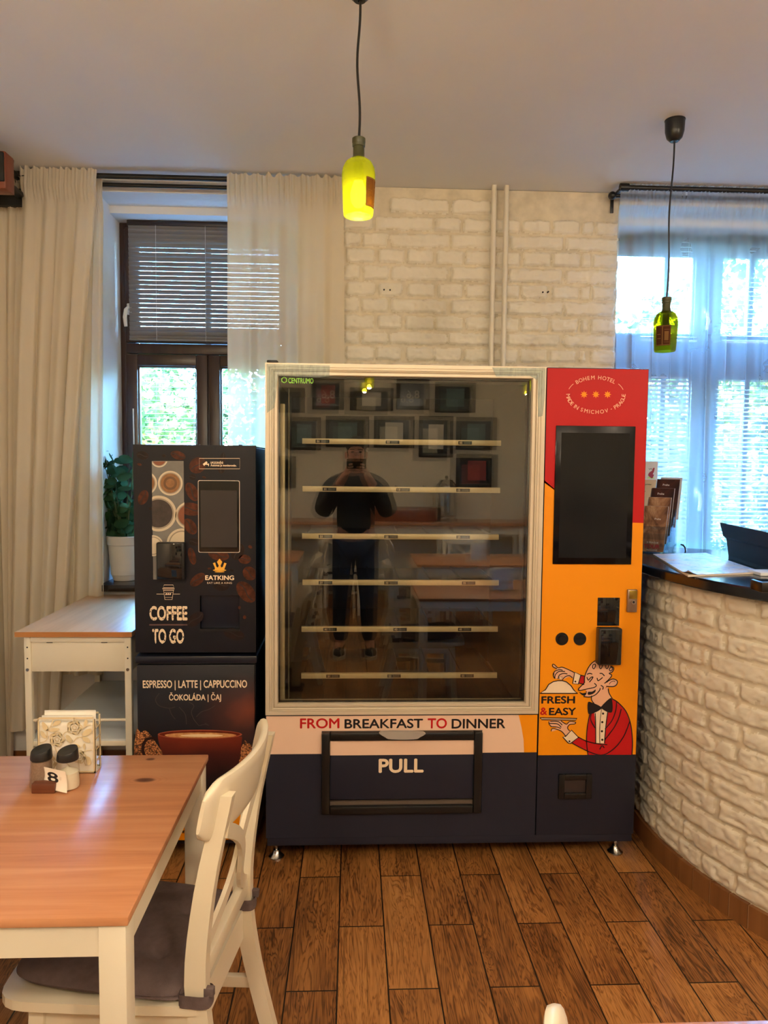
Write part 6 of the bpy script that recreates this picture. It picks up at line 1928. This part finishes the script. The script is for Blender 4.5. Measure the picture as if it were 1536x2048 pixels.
MB().box(2.17, 2.35, -3.09, -3.07, 1.098, 1.102).build('slot', m_ink, to_)
cmk = thing('coffee_maker', 'black filter coffee maker on the sideboard', 'coffee maker', (2.68, -3.05, .90))
mb = MB(); mb.box(2.58, 2.80, -3.18, -2.92, .90, .93, .01); mb.box(2.58, 2.80, -3.18, -3.10, .93, 1.22, .01); mb.box(2.58, 2.80, -3.18, -2.92, 1.17, 1.25, .01); mb.build('body', m_blackpl, cmk)
MB().lathe([(0, .0), (.07, 0), (.08, .06), (.06, .12), (.055, .15)], (2.69, -3.0, .935), 22).build('jug', m_blackgl, cmk)
cr_ = MB().box(.25, 1.0, -3.2, -2.95, .90, 1.06, .006).build('wooden_crate', m_cherry); tag(cr_, 'low brown wooden crate on the sideboard', 'crate')
# framed prints on the rear wall (mirrored in the glass)
m_frb = M_wood('frame_dark_wood', (26, 18, 16), (38, 26, 22), (48, 33, 27), 'x', .35)
m_mat, m_wpap = M('mount_black', (18, 17, 19), .25), M('framed_paper', (226, 220, 204), .4)
m_red2, m_teal = M('framed_red_print', (150, 40, 36), .4), M('painted_teal_reflection', (88, 116, 118), .3, var=.3, vs=14)  # teal panels paint in windows reflected by the frame glass
fglass = M_glass('frame_glass', (1, 1, 1), .06)
PW = -3.395
FR = [((540, 775, 610, 826), None, 'dark framed print at the upper left of the rear wall'), ((625, 758, 688, 820), ('r', '8.6'), 'framed red print with 8.6 on the rear wall'), ((700, 775, 786, 822), ('p', ''), 'framed cream paper under the bottle lamp on the rear wall'),
      ((793, 758, 858, 820), ('k', '8.6'), 'black framed print reading 8.6 in white'), ((870, 765, 950, 826), ('t', ''), 'frame with a painted teal window reflection in the top row of the rear wall'),
      ((575, 834, 642, 900), ('t', ''), 'frame with a painted teal window reflection at the left of the middle row'), ((652, 832, 738, 895), ('t', ''), 'wide frame with a painted teal window reflection in the middle row'), ((748, 832, 828, 896), ('p', ''), 'framed pale certificate in the middle row'),
      ((838, 832, 905, 915), ('p', ''), 'tall framed certificate in the middle row'), ((912, 834, 992, 900), ('t', ''), 'frame with a painted teal window reflection at the right of the middle row'), ((912, 908, 994, 974), ('r', ''), 'framed red and white print in the lowest row'), ((545, 912, 592, 976), None, 'dark framed print in the lowest row at the left')]
for (x0, y0, x1, y1), kind, l_ in FR:
    a = rat(x0, y0, PW); b = rat(x1, y1, PW)
    xa, xb, za, zb_ = a.x, b.x, b.z, a.z
    r = thing('picture_frame', l_, 'picture', ((xa + xb) / 2, PW, za), 0, 'framed prints on the rear wall')
    mb = MB(); ring(mb, xa, xb, za, zb_, .045, PW - .002, PW + .028, .004); mb.build('frame', m_frb, r)
    MB().box(xa + .03, xb - .03, PW, PW + .008, za + .03, zb_ - .03).build('mount', m_mat, r)
    if kind:
        k, s = kind; w_, h_ = xb - xa, zb_ - za
        if k != 'k':
            m_ = {'r': m_red2, 'p': m_wpap, 't': m_teal}[k]
            MB().box(xa + w_ * .28, xb - w_ * .28, PW + .008, PW + .0095, za + h_ * .2, zb_ - h_ * .2).build('print', m_, r)
        if s:
            mb = MB(); M4 = Matrix.Translation(((xa + xb) / 2, PW + .011, (za + zb_) / 2)) @ Matrix.Rotation(PI, 4, 'Z') @ Matrix.Rotation(PI / 2, 4, 'X')
            letter_at(mb, s, M4, h_ * .26, .0); mb.build('lettering', m_wpap, r)
# doors in the rear wall, faintly mirrored in the touch screen
for k, (pa, pb) in enumerate(((1112, 1152), (1222, 1268))):
    a0, a1 = rat(pa, 900, YB).x, rat(pb, 900, YB).x
    d = bpy.data.objects.new('door_%d' % (k + 1), None); COL.objects.link(d); d.location = ((a0 + a1) / 2, YB, 0); ORG[d.name] = Vector(d.location); struct(d)
    MB().box(a0 + .05, a1 - .05, YB, YB + .035, .004, 2.05, .002).build('door_panel', m_whitem, d)
    mb = MB(); mb.box(a0, a0 + .05, YB, YB + .05, 0, 2.10); mb.box(a1 - .05, a1, YB, YB + .05, 0, 2.10); mb.box(a0, a1, YB, YB + .05, 2.05, 2.10); mb.build('door_frame', m_frb, d)
    mb = MB(); mb.tube([(a1 - .1, YB + .035, 1.03), (a1 - .1, YB + .08, 1.03), (a1 - .22, YB + .08, 1.03)], .009, 8); mb.build('door_handle', m_chrome, d)
# lit lamps behind the camera: centre and right mirrored, the others assumed from warm light
for l_, x_, y_, z_, w_ in (('lit bottle lamp behind the camera, centre row', .16, -1.70, 2.32, 6), ('lit bottle lamp behind the camera, right', 1.80, -1.70, 2.32, 6), ('lit bottle lamp behind the camera, left', -1.1, -1.3, 2.32, 6),
                           ('lit bottle lamp above the front left table', -1.05, .25, 2.36, 6), ('lit bottle lamp above the front right table', 1.25, .35, 2.36, 6)):
    pendant(l_, x_, y_, z_, True, 200, 'bottle pendant lamps', w_)

# added globe lamps, kept out of view, to fill the room with light
m_fill_glow = M_emit('fill_lamp_glow', (1.0, .82, .60), FILL_GLOW)
for l_, x_, y_ in (('added globe lamp for fill light behind the camera on the left', -.6, -.35), ('added globe lamp for fill light behind the camera in the middle', .9, -.85), ('added globe lamp for fill light on the right behind the bar', 2.6, .1)):
    r = thing('fill_lamp', l_, 'lamp', (x_, y_, CZ - .61), 0, 'added fill lamps')
    MB().ball((x_, y_, CZ - .50), .11, n=28).build('fill_globe', m_fill_glow, r)
    MB().cyl((x_, y_, CZ - .395), (x_, y_, CZ - .02), .008).build('stem', m_whitem, r)
    MB().cyl((x_, y_, CZ - .02), (x_, y_, CZ), .05, n=24).build('fill_lamp_base', m_whitem, r)

# ------------------------------------------------------------------ the photographer, seen only mirrored in the glass
def skin_figure(name, parent, mat, joints, bones, root=0, sub=2):
    """one continuous surface grown round a jointed skeleton"""
    me = bpy.data.meshes.new(name); me.from_pydata([j[:3] for j in joints], bones, []); me.update()
    o = bpy.data.objects.new(name, me); COL.objects.link(o)
    sk = o.modifiers.new('skin', 'SKIN'); sk.use_smooth_shade = True
    lay = me.skin_vertices[0].data if len(me.skin_vertices) else None
    if lay is None:
        me.skin_vertices  # layer is created with the modifier when evaluated
    for i, j in enumerate(joints):
        me.skin_vertices[0].data[i].radius = (j[3], j[4] if len(j) > 4 else j[3])
        me.skin_vertices[0].data[i].use_root = (i == root)
    sm = o.modifiers.new('smooth', 'SUBSURF'); sm.levels = sub; sm.render_levels = sub
    dg = bpy.context.evaluated_depsgraph_get(); ev = o.evaluated_get(dg)
    nm = bpy.data.meshes.new_from_object(ev)
    bpy.data.objects.remove(o); bpy.data.meshes.remove(me)
    nm.name = name; nm.materials.clear(); nm.materials.append(mat)
    nm.polygons.foreach_set('use_smooth', [True] * len(nm.polygons))
    r = bpy.data.objects.new(name, nm); COL.objects.link(r)
    if parent is not None: r.parent = parent; ORG[r.name] = ORG[parent.name]
    return r
m_sk = M('skin', (206, 150, 122), .55, var=.03); m_jkt = M('dark_jacket', (28, 29, 36), .8, var=.1, vs=20); m_jean = M('dark_jeans', (44, 56, 78), .85, var=.12, vs=30); m_hair = M('dark_hair', (30, 22, 18), .7, var=.2, vs=60)
m_shoeL, m_shoeD = M('shoe_white', (206, 200, 188), .6), M('shoe_dark', (34, 32, 34), .6)
ph = thing('person', 'person in a dark hooded jacket and jeans holding up a phone with both hands', 'person', (.03, -.38, 0))
def V3(*a): return a
# body (local coordinates, facing +Y)
J = [V3(0, 0, .96, .13, .11), V3(0, .0, 1.12, .145, .105), V3(0, -.01, 1.30, .165, .115), V3(0, -.01, 1.42, .12, .09), V3(0, .01, 1.50, .055, .055),       # 0-4 spine
     V3(.09, 0, .90, .10, .10), V3(.11, .02, .50, .062, .066), V3(.12, -.02, .10, .042, .046), V3(.135, .10, .05, .04, .03),                                  # 5-8 leg
     V3(-.09, 0, .90, .10, .10), V3(-.11, .02, .50, .062, .066), V3(-.12, -.02, .10, .042, .046), V3(-.15, .10, .05, .04, .03),                               # 9-12
     V3(.19, -.01, 1.40, .068, .068), V3(.27, .06, 1.17, .052, .052), V3(.125, .24, 1.42, .036, .036), V3(.070, .315, 1.50, .028, .034),                        # 13-16 arm
     V3(-.19, -.01, 1.40, .068, .068), V3(-.27, .06, 1.17, .052, .052), V3(-.125, .24, 1.42, .036, .036), V3(-.070, .315, 1.50, .028, .034),                   # 17-20
     V3(0, .025, 1.60, .070, .078), V3(0, .03, 1.69, .074, .088), V3(0, .02, 1.735, .055, .065)]
Bn = [(0, 1), (1, 2), (2, 3), (3, 4), (0, 5), (5, 6), (6, 7), (7, 8), (0, 9), (9, 10), (10, 11), (11, 12), (3, 13), (13, 14), (14, 15), (15, 16), (3, 17), (17, 18), (18, 19), (19, 20), (4, 21), (21, 22), (22, 23)]
# five fingers each side curled round the phone edges
for s, wr in ((1, 16), (-1, 20)):
    for k, (dz, ln) in enumerate(((.040, .030), (.020, .036), (.000, .036), (-.018, .030))):
        i = len(J); J.append(V3(s * .066, .335, 1.515 + dz, .010, .010)); J.append(V3(s * .058, .365, 1.525 + dz, .0085, .0085)); J.append(V3(s * (.058 - ln), .376, 1.530 + dz, .0075, .0075))
        Bn += [(wr, i), (i, i + 1), (i + 1, i + 2)]
    i = len(J); J.append(V3(s * .060, .322, 1.53, .011, .011)); J.append(V3(s * .050, .335, 1.555, .009, .009)); J.append(V3(s * .032, .338, 1.572, .008, .008)); Bn += [(wr, i), (i, i + 1), (i + 1, i + 2)]
skin_figure('body', ph, m_sk, J, Bn)
# clothes follow the body as slightly larger surfaces
infl = lambda j, d: (j[0], j[1], j[2], j[3] + d, (j[4] if len(j) > 4 else j[3]) + d)
jt = [infl(J[i], .030) for i in (0, 1, 2, 3)] + [infl(J[13], .034), infl(J[14], .034), infl(J[15], .026), infl(J[17], .034), infl(J[18], .034), infl(J[19], .026), (0, -.03, 1.50, .085, .075), (0, -.05, 1.55, .075, .05)]
skin_figure('jacket', ph, m_jkt, jt, [(0, 1), (1, 2), (2, 3), (3, 4), (4, 5), (5, 6), (3, 7), (7, 8), (8, 9), (3, 10), (10, 11)])
jn = [infl(J[0], .012)] + [infl(J[i], .016) for i in (5, 6)] + [(.12, -.02, .09, .062, .066)] + [infl(J[i], .016) for i in (9, 10)] + [(-.12, -.02, .09, .062, .066)]
skin_figure('jeans', ph, m_jean, jn, [(0, 1), (1, 2), (2, 3), (0, 4), (4, 5), (5, 6)])
mb = MB()
for i in range(1):
    mb.ball((0, -.005, 1.725), .088, .103, .075, 20); mb.ball((0, -.045, 1.66), .080, .062, .085, 18)
mb.build('hair', m_hair, ph, world=False)
mb = MB(); mb.ball((0, .122, 1.625), .012, .018, .022, 12)
for s in (-1, 1): mb.ball((s * .083, .02, 1.64), .012, .02, .03, 12)
mb.build('nose_and_ears', m_sk, ph, world=False)
mb = MB()
for s in (-1, 1): mb.ball((s * .032, .108, 1.665), .013, .008, .007, 10); mb.box(s * .032 - .02, s * .032 + .02, .108, .118, 1.683, 1.688, .002)
mb.box(-.024, .024, .112, .120, 1.575, 1.582, .002)
mb.build('eyes_brows_mouth', m_hair, ph, world=False)
for s in (-1, 1):
    so_ = MB(); x_ = s * .13; pts = [(x_ - .045, -.09), (x_ + .045, -.09), (x_ + .052, .05), (x_ + .045, .16), (x_, .20), (x_ - .045, .16), (x_ - .052, .05)]
    so_.prismXY(spline(pts, True, 4), 0, .028); sh = so_.build('shoe', m_shoeL, ph, world=False)
    up = MB(); up.ball((x_, .10, .035), .046, .088, .045, 18); up.ball((x_, -.03, .065), .046, .07, .065, 18); up.build('shoe_upper', m_shoeD, sh, world=False)
phn = MB().box(.03 - .075, .03 + .075, -.022, -.012, 1.535, 1.612, .006, 3).build('phone', m_blackgl); tag(phn, 'black phone held up by the person in the dark jacket', 'phone')
